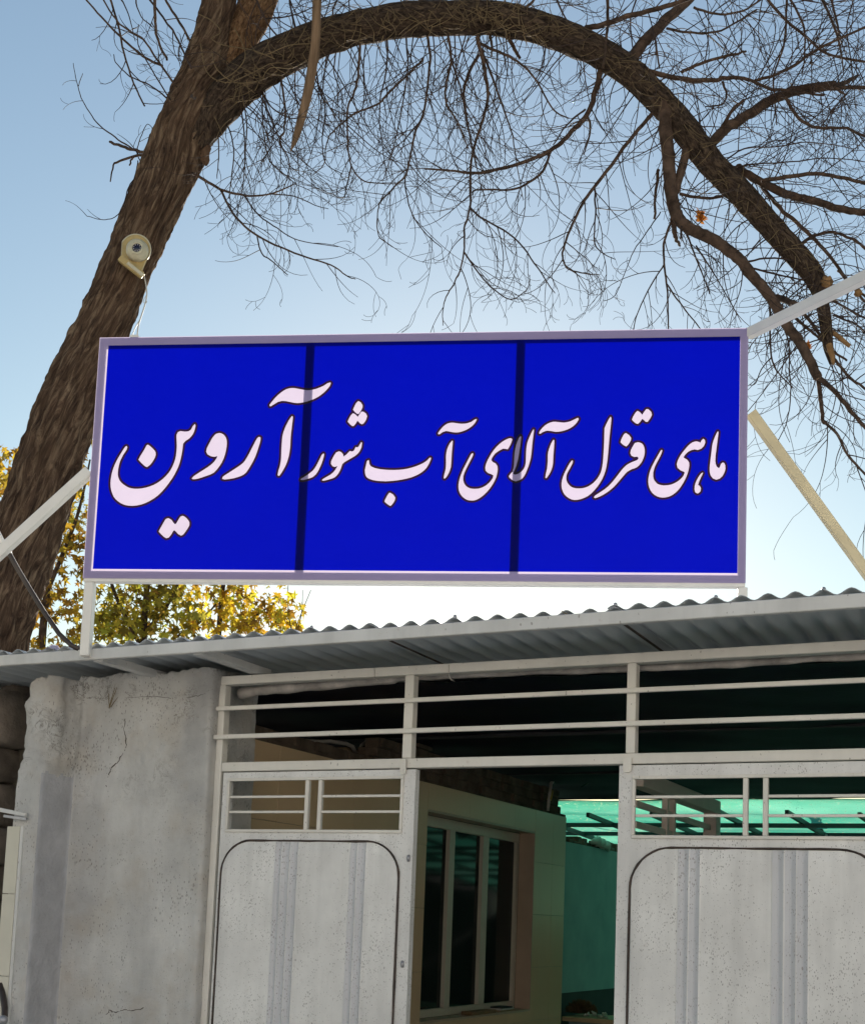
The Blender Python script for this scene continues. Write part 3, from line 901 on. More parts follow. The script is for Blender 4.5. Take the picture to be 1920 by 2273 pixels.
MB().box(XK - 2.2, XK - 0.004, 0.37, YK1 - 0.01, ZK - 0.003, ZK + 0.02).build('roof_slab', M['old_brick'], kio)
# the window stands back in its reveal
SB = 0.13
rv = MB()
rv.box(XK - SB, XK - 0.001, HY1 - 0.012, HY1 - 0.0005, HZ0 + 0.0005, HZ1 - 0.0005)
rv.box(XK - SB, XK - 0.001, HY0 + 0.0005, HY1 - 0.0125, HZ0 + 0.0005, HZ0 + 0.014)
rv.box(XK - SB, XK - 0.001, HY0 + 0.0005, HY1 - 0.0125, HZ1 - 0.014, HZ1 - 0.0005)
rv.build('window_reveal', M['reveal'], kio)
win = MB()
xw0, xw1 = XK - SB - 0.05, XK - SB - 0.002
wy0, wy1, wz0, wz1 = HY0 - 0.10, HY1 - 0.014, HZ0 + 0.016, HZ1 - 0.016
fw = 0.05
win.box(xw0, xw1, wy0, wy1, wz1 - 0.075, wz1)
win.box(xw0, xw1, wy0, wy1, wz0, wz0 + 0.055)
win.box(xw0, xw1, wy0, wy0 + fw, wz0 + 0.0555, wz1 - 0.0755)
win.box(xw0, xw1, wy1 - fw, wy1, wz0 + 0.0555, wz1 - 0.0755)
wo = win.build('window', M['alu'], kio, bevel=0.002)
def ky(px, py): return at_x(px, py, G, XK - SB).y
m1a, m1b, m2a, m2b = ky(993, 1990), ky(1005, 1990), ky(1068, 1990), ky(1081, 1990)
for (a, b) in ((m1a, m1b), ((m2a), (m2a + m2b) / 2 - 0.002), ((m2a + m2b) / 2 + 0.002, m2b)):
    o = MB().box(xw0 + 0.004, xw1 + 0.006, a, b, wz0 + 0.0556, wz1 - 0.0756).build('mullion', M['alu'], kio, bevel=0.002)
    sub_part(o, wo)
for (a, b) in ((wy0 + fw, m1a), (m1b, m2a), (m2b, wy1 - fw)):
    o = MB().box(xw0 + 0.018, xw0 + 0.024, a + 0.0005, b - 0.0005, wz0 + 0.056, wz1 - 0.076).build('pane', M['glass'], kio)
    sub_part(o, wo)
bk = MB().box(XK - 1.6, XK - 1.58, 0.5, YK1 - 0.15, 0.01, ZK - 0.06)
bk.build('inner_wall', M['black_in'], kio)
# crumbling brick parapet laid on the tiled wall
yb = 0.45
row = 0
for zr in range(4):
    y = 0.42 + (0.11 if zr % 2 else 0)
    while y < YK1 - 0.15:
        L = random.uniform(0.19, 0.23)
        drop = 0.10 * max(0, noise.noise(Vector((y * 1.2, 3, 0))))
        if not (zr == 3 and (random.random() < 0.45 or y > 2.9)) and not (y < 1.85 and zr >= (1 if y < 1.6 else 2)):
            m = MB().box(XK - 0.14 + random.uniform(-.01, .01), XK - 0.02 + random.uniform(-.012, .012), y + 0.004, y + L - 0.006, ZK + 0.022 + zr * 0.068, ZK + 0.022 + zr * 0.068 + 0.058)
            m.build('brick', M['old_brick'], kio, bevel=0.006)
        y += L
m = MB().box(XK - 0.13, XK - 0.035, 1.87, YK1 - 0.12, ZK + 0.021, ZK + 0.022 + 3 * 0.068 - 0.012)
m.build('mortar_bed', M['old_brick'], kio)
# things on its window sill
bk_ = thing('paper_stack', 'small stack of papers on the sill of the kiosk window', 'papers', G, at_x(1115, 2240, G, XK - 0.05))
c = at_x(1115, 2240, G, XK - 0.06)
for k in range(3):
    MB().box(c.x - 0.05, c.x + 0.05, c.y - 0.16 + 0.02 * k, c.y + 0.14 - 0.03 * k, HZ0 + 0.0155 + 0.012 * k, HZ0 + 0.0265 + 0.012 * k).build('paper_pad', M[('card', 'pvc', 'black_in')[k]], bk_)
c = at_x(1063, 2248, G, XK - 0.05)
m = MB().box(c.x - 0.045, c.x + 0.045, c.y - 0.22, c.y + 0.22, HZ0 + 0.0155, HZ0 + 0.04)
tag(relocate(m.build('wood_offcut', M['timber'], None, G, bevel=0.003), G, (c.x, c.y, HZ0 + .0155)), 'pale wooden offcut lying on the kiosk window sill', 'offcut')
# junk on the kiosk roof
def at_junk(px, py, dx=-0.22): return at_x(px, py, G, XK + dx)
m = MB()
m.tube([at_junk(*p) for p in ((572, 1640), (640, 1643), (711, 1647), (732, 1646), (768, 1651), (782, 1658), (789, 1670), (790, 1700))], 0.013, 8)
jt = m.build('bent_pipe', M['pvc'], None, G); tag(jt, 'bent white pipe lying on the kiosk roof behind the rails', 'pipe')
ch = thing('folded_chair', 'folded chair with curved pale legs on the kiosk roof', 'chair', G, at_junk(850, 1690))
MB().tube([at_junk(*p) for p in ((797, 1705), (797, 1672), (803, 1655), (815, 1646), (840, 1642))], 0.012, 8).build('leg', M['pvc'], ch)
MB().tube([at_junk(*p) for p in ((812, 1705), (814, 1668), (822, 1650), (836, 1642))], 0.012, 8).build('leg', M['pvc'], ch)
MB().tube([at_junk(*p, -0.3) for p in ((824, 1705), (824, 1672), (830, 1664), (860, 1662), (890, 1661))], 0.010, 8).build('frame', M['pvc'], ch)
m = MB()
for k in range(14):
    a = at_junk(826 + k * 4.6, 1654 - 9 * math.sin(k / 14 * 3.0), -0.33)
    m.tube([a, a + Vector((0.02, 0.06, random.uniform(-.01, .03)))], [0.03, 0.024], 7)
m.build('cushion', M['tarp'], ch)
c = at_junk(766, 1684, -0.30)
tag(relocate(MB().box(c.x - 0.08, c.x + 0.06, c.y - 0.09, c.y + 0.09, ZK + 0.021, c.z + 0.06).build('cardboard_box', M['card'], None, G, bevel=0.004), G, (c.x, c.y, ZK + .021)), 'brown cardboard box on the kiosk roof beside the bent pipe', 'box')
bp = thing('bent_gas_pipe', 'bent yellow pipe rising from the far end of the kiosk parapet', 'pipe', G, at_x(1220, 1800, G, XK - 0.02))
MB().tube([at_x(*p, G, XK + 0.03) for p in ((1216, 1800), (1219, 1770), (1223, 1740), (1231, 1729), (1247, 1728), (1266, 1722))], 0.014, 8).build('pipe', M['pvc'], bp)
MB().tube([at_x(*p, G, XK + 0.03) for p in ((1219, 1776), (1224, 1757))], 0.020, 8).build('sleeve', M['yellow'], bp)
m = MB()
m.tube([at_x(*p, G, XK + 0.3) for p in ((1288, 1722), (1306, 1706), (1312, 1718), (1306, 1738), (1290, 1748))], 0.004, 6)
tag(m.build('loose_wire', M['dark_steel'], None, G), 'loose curled wire hanging from the dark roof inside the gateway', 'wire')
for i, (px, py) in enumerate(((957, 1654), (1183, 1668))):
    c = at(px, py, G, 3.2)
    o = MB().box(c.x - 0.05, c.x + 0.05, c.y - 0.02, c.y + 0.02, c.z - 0.012, c.z + 0.012).build('red_clip', M['red'], None, G, bevel=0.004)
    tag(relocate(o, G, c), ('red plastic clip under the dark roof near the middle post', 'red plastic clip under the dark roof midway along the opening')[i], 'clip', 'red clips under the roof')

# unseen dark side wall added to keep the yard and glass reflections dark
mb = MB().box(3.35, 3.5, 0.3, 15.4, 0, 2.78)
yard = tag(relocate(mb.build('yard_light_block', M['black_in'], None, G), G, (3.42, 7.8, 0)), 'unseen dark wall added beside the covered yard to hold back light', 'wall')

# teal wall beyond the kiosk
XTW = XK - 0.33
zt_a, zt_b = at_x(1255, 1864, G, XTW), at_x(1365, 1895, G, XTW)
zb_a = at_x(1255, 2205, G, XTW)
teal = thing('teal_wall', 'teal painted yard wall beyond the kiosk', 'wall', G, (XTW - 0.1, 8, 0))
MB().box(XTW - 0.2, XTW, YK1 + 0.3, 12.5, zb_a.z, (zt_a.z + zt_b.z) / 2).build('wall', M['teal'], teal)
MB().box(XTW - 0.2, XTW - 0.004, YK1 + 0.3, 12.5, 0, zb_a.z - 0.001).build('base', M['black_in'], teal)  # black face painted in for the shaded recess below the teal
for k in range(26):
    y = YK1 + 0.5 + k * 0.12
    b = MB()
    zc = (zt_a.z + zt_b.z) / 2
    s = random.uniform(0.03, 0.06)
    b.box(XTW - 0.12 - s, XTW - 0.02 + random.uniform(-.02, .03), y, y + 0.11, zc + 0.001, zc + random.uniform(0.02, 0.09))
    b.build('coping_brick', M['old_brick'], teal, bevel=0.008)
m = MB()
for k in range(3):
    c = at_x(1322 + k * 10, 1877 + k * 5, G, XTW + 0.0)
    m.tube([c + Vector((0, -0.12, 0.02)), c + Vector((0.02, 0.0, 0.05)), c + Vector((0, 0.12, 0.0))], [0.02, 0.045, 0.015], 7)
tag(m.build('white_wrapper', M['pvc'], None, G), 'pale plastic wrapper lying on the teal wall coping', 'wrapper')
# counter, brush and cloth at the far end
cz = at(1300, 2261, G, YK1 + 0.7).z
cn = thing('counter', 'cream topped counter in front of the teal wall', 'counter', G, (XK + 0.2, YK1 + 1.0, 0))
MB().box(XK - 0.25, XK + 1.6, YK1 + 0.7, YK1 + 1.25, cz - 0.04, cz).build('top', M['tile'], cn, bevel=0.003)
MB().box(XK - 0.2, XK + 1.55, YK1 + 0.74, YK1 + 1.2, 0, cz - 0.041).build('base', M['teal'], cn)
bc = at(1290, 2240, G, YK1 + 0.95)
m = MB()
for k in range(420):
    d = Vector((random.gauss(0, 1), random.gauss(0, 1), abs(random.gauss(0, 1)) * 0.8)).normalized()
    r = 0.11
    base_ = Vector((bc.x, bc.y, cz + 0.03)) + Vector((d.x * r * 1.15, d.y * r, d.z * r * 0.9))
    m.tube([Vector((bc.x, bc.y, cz + 0.03)) + (base_ - Vector((bc.x, bc.y, cz + 0.03))) * 0.3, base_ + d * random.uniform(0.0, 0.03)], [0.012, 0.003], 4, smooth=False)
tag(relocate(m.build('bristle_brush', M['bush'], None, G), G, (bc.x, bc.y, cz)), 'round brown bristle brush head on the counter by the teal wall', 'brush')
m = MB()
c = at(1312, 2254, G, YK1 + 0.75)
for k in range(12):
    a = Vector((c.x + random.uniform(-.07, .12), c.y + random.uniform(0, .1), cz + random.uniform(0.01, 0.04)))
    m.tube([a, a + Vector((random.uniform(-.06, .06), random.uniform(-.03, .03), random.uniform(-.01, .03)))], [0.018, 0.006], 5)
tag(relocate(m.build('crumpled_cloth', M['pvc'], None, G), G, (c.x, c.y, cz)), 'crumpled white cloth beside the brush on the counter', 'cloth')

# ---------------------------------------------------------------- pale side frame inside the right leaf
XF = at(1580, 1790, G, 4.5).x
def fpt(px, py): return at_x(px, py, G, XF)
zf1 = (fpt(1430, 1726).z + fpt(1590, 1775).z) / 2
yf0, yf1 = fpt(1398, 1760).y, fpt(1578, 1800).y
sf = thing('side_frame', 'pinkish white steel side frame seen through the right leaf vent', 'frame', G, (XF, yf1, 0))
MB().box(XF - 0.05, XF + 0.05, yf0 + 0.12, yf1 + 0.10, zf1 - 0.10, zf1).build('beam', M['beam'], sf, bevel=0.004)
MB().box(XF - 0.05, XF + 0.05, yf1 - 0.03, yf1 + 0.10, 0, zf1 - 0.101).build('post', M['beam'], sf, bevel=0.004)
for px in (1477, 1493):
    y = fpt(px, 1800).y
    MB().box(XF - 0.02, XF + 0.02, y - 0.02, y + 0.02, 0, zf1 - 0.101).build('post', M['beam'], sf, bevel=0.003)
for py in (1786, 1832):
    z = fpt(1415, py).z
    MB().box(XF - 0.012, XF + 0.012, yf0 + 0.12, yf1 - 0.031, z - 0.02, z + 0.02).build('rail', M['beam'], sf, bevel=0.002)

# ---------------------------------------------------------------- green shade net on its frame
Y_N0, Y_N1, X_N0, X_N1 = 6.0, 15.0, -6.5, 3.2
def net_z(x, y):
    t = (y - Y_N0) / (Y_N1 - Y_N0)
    return Z_F1 - 0.08 - 0.10 * t * 6 * 0.9 - 0.05 * abs(math.sin((y - Y_N0) * math.pi / 1.7)) + 0.04 * noise.noise(Vector((x * .9, y * .9, 0))) + 0.03 * math.sin(y * 9.5 + 3 * noise.noise(Vector((x * .5, y * .3, 4))))
vs, fs = [], []
nx_, ny_ = 60, 150
for j in range(ny_ + 1):
    y = Y_N0 + (Y_N1 - Y_N0) * j / ny_
    for i in range(nx_ + 1):
        x = X_N0 + (X_N1 - X_N0) * i / nx_
        vs.append((x, y, net_z(x, y)))
for j in range(ny_):
    for i in range(nx_):
        a = j * (nx_ + 1) + i
        fs.append((a, a + 1, a + nx_ + 2, a + nx_ + 1))
# the net hangs down at the far side
k0 = ny_ * (nx_ + 1)
n0 = len(vs)
for j in range(1, 9):
    for i in range(nx_ + 1):
        x, y, z = vs[k0 + i]
        vs.append((x, y + 0.12 * noise.noise(Vector((x * 1.3, j * .4, 7))) + 0.1, z + (1.75 - z) * j / 8))
rowidx = [k0] + [n0 + (nx_ + 1) * j for j in range(8)]
for a0, b0 in zip(rowidx, rowidx[1:]):
    for i in range(nx_):
        fs.append((a0 + i, a0 + i + 1, b0 + i + 1, b0 + i))
net = thing('shade_net', 'green shade net stretched over the back yard frame', 'shade net', G, (2, 10, 0))
m = MB(); m.add(vs, fs, 0, True); m.build('net_sheet', M['net'], net)
bw = MB().box(X_N0 - 1, X_N1 + 1, Y_N1 + 0.3, Y_N1 + 0.45, 0, 1.78)  # unseen wall added below the net to stop light from behind
tag(relocate(bw.build('net_light_block', M['stone'], None, G), G, (2, Y_N1 + 0.37, 0)), 'unseen low wall added under the far edge of the green net to block light', 'wall')
for y in (6.7, 7.5, 8.3, 9.1, 10.0, 11.0, 12.0, 13.2, 14.9):
    MB().box(X_N0, X_N1, y - 0.018, y + 0.018, net_z(2, y) - 0.13, net_z(2, y) - 0.09).build('cross_bar', M['dark_steel'], net)
for x in (-5.4, -4.6, -3.9, -3.2, -2.6, -2.0, -1.4, -0.8, -0.2, 0.4, 1.0, 1.7, 2.4):
    MB().bar((x, Y_N0 + 0.1, net_z(x, Y_N0) - 0.12), (x + 0.5, Y_N1, net_z(x, Y_N1) - 0.10), 0.032, 0.04).build('long_bar', M['dark_steel'], net)
for (px, y, w) in ((1742, 8.3, 0.055), (1781, 10.0, 0.05)):
    x = at(px, 1810, G, y).x
    MB().box(x - w / 2, x + w / 2, y - w / 2, y + w / 2, 0, net_z(x, y) - 0.142).build('post', M['dark_steel'], net)
# sagging wires below the net
for i, (a, b) in enumerate((((1246, 1788), (1372, 1796)), ((1240, 1800), (1380, 1786)), ((1410, 1776), (1480, 1808)), ((1595, 1808), (1655, 1772)), ((1650, 1776), (1745, 1800)))):
    y = 8.0 + i * 0.5
    p, q = at(*a, G, y), at(*b, G, y + 0.8)
    m = MB(); m.tube([p, p.lerp(q, .33) - Vector((0, 0, .05)), p.lerp(q, .66) - Vector((0, 0, .05)), q], 0.006, 5)
    m.build('sagging_wire', M['dark_steel'], net)
# bundled cable; added pale lumps paint in its white highlights
cab = thing('cable_bundle', 'dark twisted cable bundle with added pale highlight lumps hanging under the green net', 'cable', G, at(1800, 1815, G, 7.6))
cp = [(1752, 1768), (1766, 1782), (1775, 1798), (1790, 1806), (1799, 1822), (1810, 1832), (1818, 1846), (1832, 1858), (1845, 1870)]
P = [at(a, b, G, 7.6) for a, b in cp]
PP = [a.lerp(b, k / 5) for a, b in zip(P, P[1:]) for k in range(5)]
m = MB()
for s in range(3):
    m.tube([p + Vector((0.03 * math.sin(i * .9 + s * 2.1), 0.03 * math.cos(i * .9 + s * 2.1), 0.02 * noise.noise(Vector((i * .6, s, 0))))) for i, p in enumerate(PP)], [0.018 * (1 + .6 * noise.noise(Vector((i * .7, s * 5, 1)))) for i in range(len(PP))], 6)
m.build('cable', M['black_pipe'], cab)
for (px, py) in ((1775, 1803), (1791, 1806), (1806, 1826), (1833, 1856)):
    c = at(px, py, G, 7.5)
    MB().tube([c + Vector((-.02, 0, .03)), c, c + Vector((.02, 0, -.03))], [0.015, 0.03, 0.012], 8).build('cable_highlight', M['fascia'], cab)

# flat print of the board: outlines traced as polygons (fifths of a photo pixel)
LETTERS=[[2160,4708,2168,4723,2166,4743,2160,4768,2151,4796,2137,4825,2119,4849,2098,4870,2058,4898,2032,4927,2023,5003,2016,5046,2007,5091,1996,5136,1982,5179,1964,5221,1940,5269,1911,5318,1875,5370,1837,5420,1798,5465,1758,5505,1713,5539,1667,5567,1622,5590,1576,5607,1525,5619,1474,5624,1427,5622,1383,5613,1347,5597,1315,5576,1287,5551,1264,5522,1248,5486,1236,5448,1230,5412,1228,5374,1230,5336,1236,5295,1245,5250,1259,5204,1277,5158,1298,5114,1321,5073,1368,4995,1389,4964,1404,4955,1413,4969,1406,4995,1372,5046,1354,5079,1338,5114,1326,5148,1318,5182,1312,5217,1309,5250,1309,5277,1313,5301,1321,5324,1332,5346,1350,5367,1372,5386,1399,5404,1429,5420,1461,5429,1497,5433,1535,5433,1576,5429,1622,5420,1667,5406,1708,5389,1746,5369,1781,5345,1814,5318,1847,5285,1877,5250,1899,5216,1916,5182,1932,5143,1945,5102,1953,5063,1958,5023,1961,4983,1962,4944,1957,4851,1958,4830,1973,4799,2001,4788,2052,4794,2077,4792,2098,4787,2120,4768,2137,4734],
[1642,4940,1664,4956,1690,4978,1711,5001,1726,5023,1728,5057,1720,5081,1707,5108,1688,5138,1667,5165,1633,5191,1610,5182,1571,5146,1537,5108,1554,5074,1599,5000,1627,4946],
[1871,5760,1890,5768,1911,5783,1930,5811,1948,5830,1964,5815,1993,5764,2007,5743,2032,5733,2053,5743,2075,5760,2094,5782,2107,5805,2107,5839,2096,5861,2081,5885,2061,5915,2041,5941,2016,5955,1984,5939,1961,5913,1939,5894,1924,5909,1911,5936,1894,5959,1877,5978,1851,5984,1826,5970,1794,5940,1767,5910,1780,5882,1834,5786,1846,5769],
[2432,4808,2455,4813,2478,4825,2495,4842,2508,4864,2515,4890,2517,4921,2515,4959,2508,5000,2498,5045,2483,5091,2463,5135,2438,5176,2408,5216,2376,5250,2341,5269,2250,5302,2200,5318,2166,5324,2143,5325,2129,5316,2154,5289,2185,5268,2302,5193,2333,5170,2359,5148,2378,5128,2393,5108,2407,5084,2413,5066,2381,5074,2359,5072,2336,5066,2302,5046,2288,5017,2296,4978,2309,4951,2341,4889,2359,4859,2378,4834,2398,4817],
[2874,4850,2891,4859,2889,4893,2881,4925,2853,5016,2835,5068,2813,5115,2789,5159,2761,5207,2733,5248,2709,5269,2682,5284,2642,5299,2597,5312,2542,5322,2495,5327,2467,5320,2474,5297,2491,5284,2638,5188,2676,5161,2701,5139,2721,5114,2744,5077,2767,5034,2818,4932,2838,4893,2855,4864],
[3659,4243,3667,4251,3655,4283,3638,4305,3616,4330,3592,4354,3565,4376,3537,4397,3506,4415,3473,4431,3438,4444,3399,4456,3361,4466,3326,4472,3293,4474,3263,4471,3174,4453,3148,4450,3123,4450,3081,4461,3059,4474,3004,4508,2991,4510,2987,4495,3008,4466,3029,4440,3055,4410,3084,4382,3115,4355,3144,4335,3174,4319,3204,4310,3234,4306,3259,4307,3285,4311,3374,4328,3404,4331,3434,4330,3463,4325,3493,4318,3523,4308,3553,4296,3582,4283,3629,4253],
[3238,4617,3248,4626,3247,4647,3229,4805,3225,4848,3221,4950,3217,4990,3212,5027,3205,5065,3195,5103,3182,5142,3166,5180,3146,5216,3127,5248,3102,5284,3089,5284,3083,5272,3087,5250,3093,5222,3102,5195,3110,5163,3117,5122,3121,5078,3123,4993,3125,4949,3130,4873,3134,4840,3142,4806,3153,4772,3167,4737,3183,4704,3200,4671,3217,4644],
[3972,4450,3999,4464,4020,4495,4020,4521,4003,4559,3978,4593,3961,4593,3935,4572,3914,4546,3937,4495,3948,4474],
[3914,4586,3939,4597,3968,4626,3986,4597,4007,4569,4029,4568,4059,4589,4072,4619,4059,4661,4046,4682,4033,4699,4014,4709,3995,4699,3965,4668,3944,4704,3922,4728,3905,4728,3879,4705,3856,4680,3867,4653,3879,4629,3893,4606],
[3591,5033,3598,5044,3591,5078,3582,5110,3570,5146,3555,5181,3540,5214,3523,5244,3506,5269,3472,5297,3448,5307,3421,5316,3389,5324,3361,5330,3337,5329,3344,5316,3395,5286,3422,5267,3465,5233,3480,5218,3493,5201,3506,5180,3523,5150,3540,5116,3570,5052],
[4009,4906,4018,4915,4012,4959,4003,4985,3990,5010,3975,5030,3956,5048,3933,5065,3905,5082,3846,5116,3821,5132,3802,5150,3793,5172,3786,5197,3773,5227,3757,5256,3737,5281,3714,5301,3688,5312,3627,5330,3599,5337,3578,5337,3578,5326,3593,5315,3616,5301,3646,5284,3676,5265,3699,5245,3718,5222,3736,5194,3746,5173,3718,5184,3693,5176,3674,5150,3676,5120,3687,5096,3701,5069,3716,5044,3731,5023,3761,5010,3786,5018,3808,5044,3814,5069,3846,5044,3866,5023,3884,5006,3905,5012,3927,5003,3948,4961,3961,4966,3978,4959,3995,4929],
[4091,5106,4097,5115,4101,5150,4117,5176,4155,5193,4185,5201,4223,5208,4272,5213,4325,5216,4376,5216,4427,5214,4479,5209,4529,5200,4578,5187,4623,5172,4664,5155,4699,5138,4724,5122,4742,5108,4767,5081,4780,5076,4784,5087,4778,5107,4767,5133,4752,5163,4733,5193,4710,5217,4682,5240,4647,5262,4606,5282,4561,5299,4512,5312,4463,5322,4410,5331,4346,5338,4283,5342,4228,5340,4181,5336,4143,5329,4113,5320,4088,5309,4070,5295,4059,5274,4053,5252,4051,5218,4056,5194,4068,5139,4074,5116],
[4332,5468,4368,5490,4391,5524,4385,5554,4371,5579,4355,5601,4338,5616,4317,5605,4293,5587,4272,5569,4274,5554,4286,5530,4300,5503,4321,5472],
[5282,4647,5289,4655,5269,4691,5250,4713,5227,4734,5202,4751,5176,4766,5146,4779,5116,4789,5086,4796,5056,4798,5026,4795,4970,4784,4946,4782,4912,4793,4878,4817,4863,4819,4859,4806,4882,4772,4900,4750,4920,4729,4941,4713,4963,4700,4988,4692,5014,4689,5039,4691,5094,4699,5124,4701,5155,4700,5184,4695,5227,4681,5261,4657],
[5018,4887,5024,4895,5023,4916,5014,5023,5008,5148,5004,5184,4995,5216,4984,5244,4969,5272,4954,5295,4936,5312,4926,5303,4933,5261,4941,5233,4948,5201,4950,5167,4951,5133,4950,5074,4951,5048,4954,5023,4959,4998,4967,4972,4979,4943,4993,4916],
[5674,4861,5684,4874,5674,4908,5664,4932,5652,4955,5634,4983,5614,4979,5584,4976,5564,4985,5542,4997,5518,5013,5495,5031,5476,5055,5461,5078,5453,5104,5470,5125,5499,5139,5521,5168,5525,5206,5522,5234,5516,5265,5508,5295,5495,5325,5478,5359,5457,5393,5433,5426,5406,5457,5377,5486,5346,5512,5316,5532,5287,5546,5261,5552,5236,5553,5210,5551,5185,5544,5160,5530,5138,5512,5119,5490,5104,5465,5095,5438,5091,5410,5091,5381,5095,5350,5102,5317,5112,5282,5126,5245,5142,5206,5163,5164,5208,5076,5227,5040,5244,5026,5253,5036,5244,5065,5193,5164,5162,5228,5151,5257,5144,5283,5142,5308,5144,5332,5151,5355,5161,5375,5176,5393,5195,5407,5219,5417,5247,5422,5278,5423,5308,5421,5338,5414,5369,5401,5397,5384,5420,5366,5440,5346,5457,5324,5470,5304,5478,5274,5457,5261,5436,5253,5414,5244,5390,5219,5387,5185,5392,5159,5402,5129,5417,5096,5436,5061,5457,5025,5482,4989,5511,4955,5542,4925,5572,4901,5601,4883,5629,4869,5652,4861],
[5920,4759,5924,4772,5906,4925,5899,5010,5895,5048,5889,5087,5878,5129,5865,5172,5850,5212,5835,5248,5821,5277,5805,5299,5787,5314,5767,5325,5725,5338,5691,5327,5657,5299,5648,5281,5669,5253,5691,5231,5698,5200,5703,5163,5706,5130,5709,5058,5712,5019,5719,4976,5729,4934,5741,4896,5754,4866,5776,4834,5782,4849,5780,4878,5771,4958,5758,5044,5750,5087,5740,5131,5729,5172,5715,5205,5703,5231,5697,5257,5720,5265,5754,5255,5788,5231,5804,5214,5818,5193,5828,5168,5835,5138,5837,5097,5839,5013,5841,4976,5845,4942,5852,4908,5864,4873,5891,4810,5903,4785],
[6411,4633,6420,4645,6412,4664,6398,4686,6380,4706,6357,4727,6328,4746,6296,4762,6260,4774,6224,4783,6193,4787,6163,4788,6102,4778,6077,4776,6056,4778,6020,4793,5995,4810,5980,4808,5985,4788,6000,4766,6020,4742,6044,4720,6071,4701,6101,4687,6133,4678,6163,4677,6224,4684,6255,4686,6286,4682,6316,4676,6343,4665,6392,4641],
[6143,4874,6150,4885,6150,4912,6148,4951,6141,5053,6140,5096,6138,5135,6132,5172,6122,5206,6108,5239,6092,5267,6066,5303,6054,5298,6059,5257,6066,5229,6073,5196,6077,5156,6080,5114,6080,5043,6084,5012,6092,4982,6104,4947,6117,4915,6131,4890],
[6773,4619,6782,4635,6780,4669,6763,4839,6748,5030,6743,5084,6737,5131,6730,5176,6719,5222,6704,5267,6686,5309,6663,5349,6635,5391,6602,5431,6568,5467,6531,5497,6490,5518,6449,5533,6412,5541,6378,5543,6346,5536,6316,5522,6289,5502,6265,5477,6250,5449,6240,5420,6235,5391,6235,5359,6240,5324,6250,5288,6264,5252,6281,5216,6301,5176,6321,5140,6347,5104,6359,5109,6355,5135,6342,5161,6327,5191,6310,5219,6296,5247,6288,5273,6286,5298,6288,5322,6296,5344,6309,5366,6327,5385,6345,5399,6367,5408,6396,5414,6429,5415,6464,5413,6500,5405,6532,5392,6561,5374,6588,5353,6612,5329,6634,5302,6653,5272,6668,5241,6679,5206,6686,5168,6692,5124,6696,5071,6702,4953,6704,4890,6705,4813,6707,4747,6724,4706,6755,4645],
[6944,4800,6980,4823,7003,4854,7000,4880,6986,4906,6969,4931,6949,4949,6923,4936,6902,4920,6885,4902,6893,4874,6907,4843,6923,4813],
[7071,4555,7097,4568,7124,4599,7143,4568,7168,4536,7189,4535,7207,4550,7224,4568,7232,4599,7214,4635,7199,4657,7184,4676,7163,4676,7144,4657,7124,4643,7102,4676,7077,4699,7056,4694,7031,4675,7010,4653,7020,4624,7035,4598,7051,4573],
[7077,4902,7100,4906,7122,4915,7138,4933,7148,4956,7154,4983,7155,5012,7151,5043,7143,5073,7130,5105,7112,5135,7091,5160,7066,5181,7039,5192,7010,5201,6984,5215,6959,5232,6939,5253,6867,5339,6838,5372,6806,5405,6771,5435,6735,5461,6698,5484,6663,5502,6632,5515,6607,5522,6594,5514,6607,5494,6673,5451,6714,5423,6755,5390,6792,5350,6827,5308,6888,5227,6918,5190,6949,5160,6980,5139,7010,5124,7061,5104,7082,5092,7087,5073,7071,5061,7041,5065,7010,5053,6995,5024,7000,4992,7009,4972,7033,4929,7046,4910],
[7803,4861,7822,4876,7825,4905,7811,4942,7781,4972,7744,4986,7707,4979,7671,4988,7634,5008,7604,5038,7586,5066,7597,5078,7626,5093,7648,5123,7651,5156,7647,5183,7641,5215,7632,5247,7619,5281,7602,5318,7582,5355,7558,5393,7531,5429,7502,5457,7472,5480,7442,5496,7413,5506,7383,5512,7354,5513,7324,5509,7295,5499,7267,5483,7243,5462,7224,5436,7210,5406,7201,5374,7197,5340,7198,5307,7203,5274,7210,5241,7221,5207,7236,5171,7254,5134,7274,5096,7332,4994,7343,4985,7350,4995,7339,5031,7322,5065,7284,5138,7269,5171,7258,5205,7251,5237,7251,5281,7256,5304,7265,5325,7295,5359,7315,5369,7339,5375,7364,5379,7391,5378,7420,5376,7450,5370,7480,5358,7508,5344,7532,5328,7553,5311,7571,5292,7586,5274,7601,5237,7590,5226,7553,5211,7520,5182,7512,5148,7515,5128,7523,5104,7536,5076,7553,5045,7574,5015,7619,4959,7641,4935,7663,4916,7685,4902,7708,4894,7730,4891,7759,4898,7772,4905,7785,4880],
[7800,5235,7803,5243,7781,5289,7759,5340,7750,5373,7770,5384,7783,5410,7777,5443,7755,5464,7737,5465,7718,5451,7711,5421,7713,5384,7718,5363,7726,5340,7738,5314,7752,5289,7767,5266,7781,5248],
[7964,4779,7971,4787,7970,4809,7942,5040,7940,5075,7939,5107,7942,5134,7954,5167,7980,5189,7991,5171,8002,5141,8021,5123,8039,5130,8050,5156,8052,5193,8047,5215,8039,5237,8029,5258,8017,5277,7987,5303,7951,5314,7914,5300,7888,5266,7882,5245,7878,5222,7877,5178,7880,5144,7895,5016,7903,4942,7909,4912,7917,4883,7930,4849,7943,4817]]
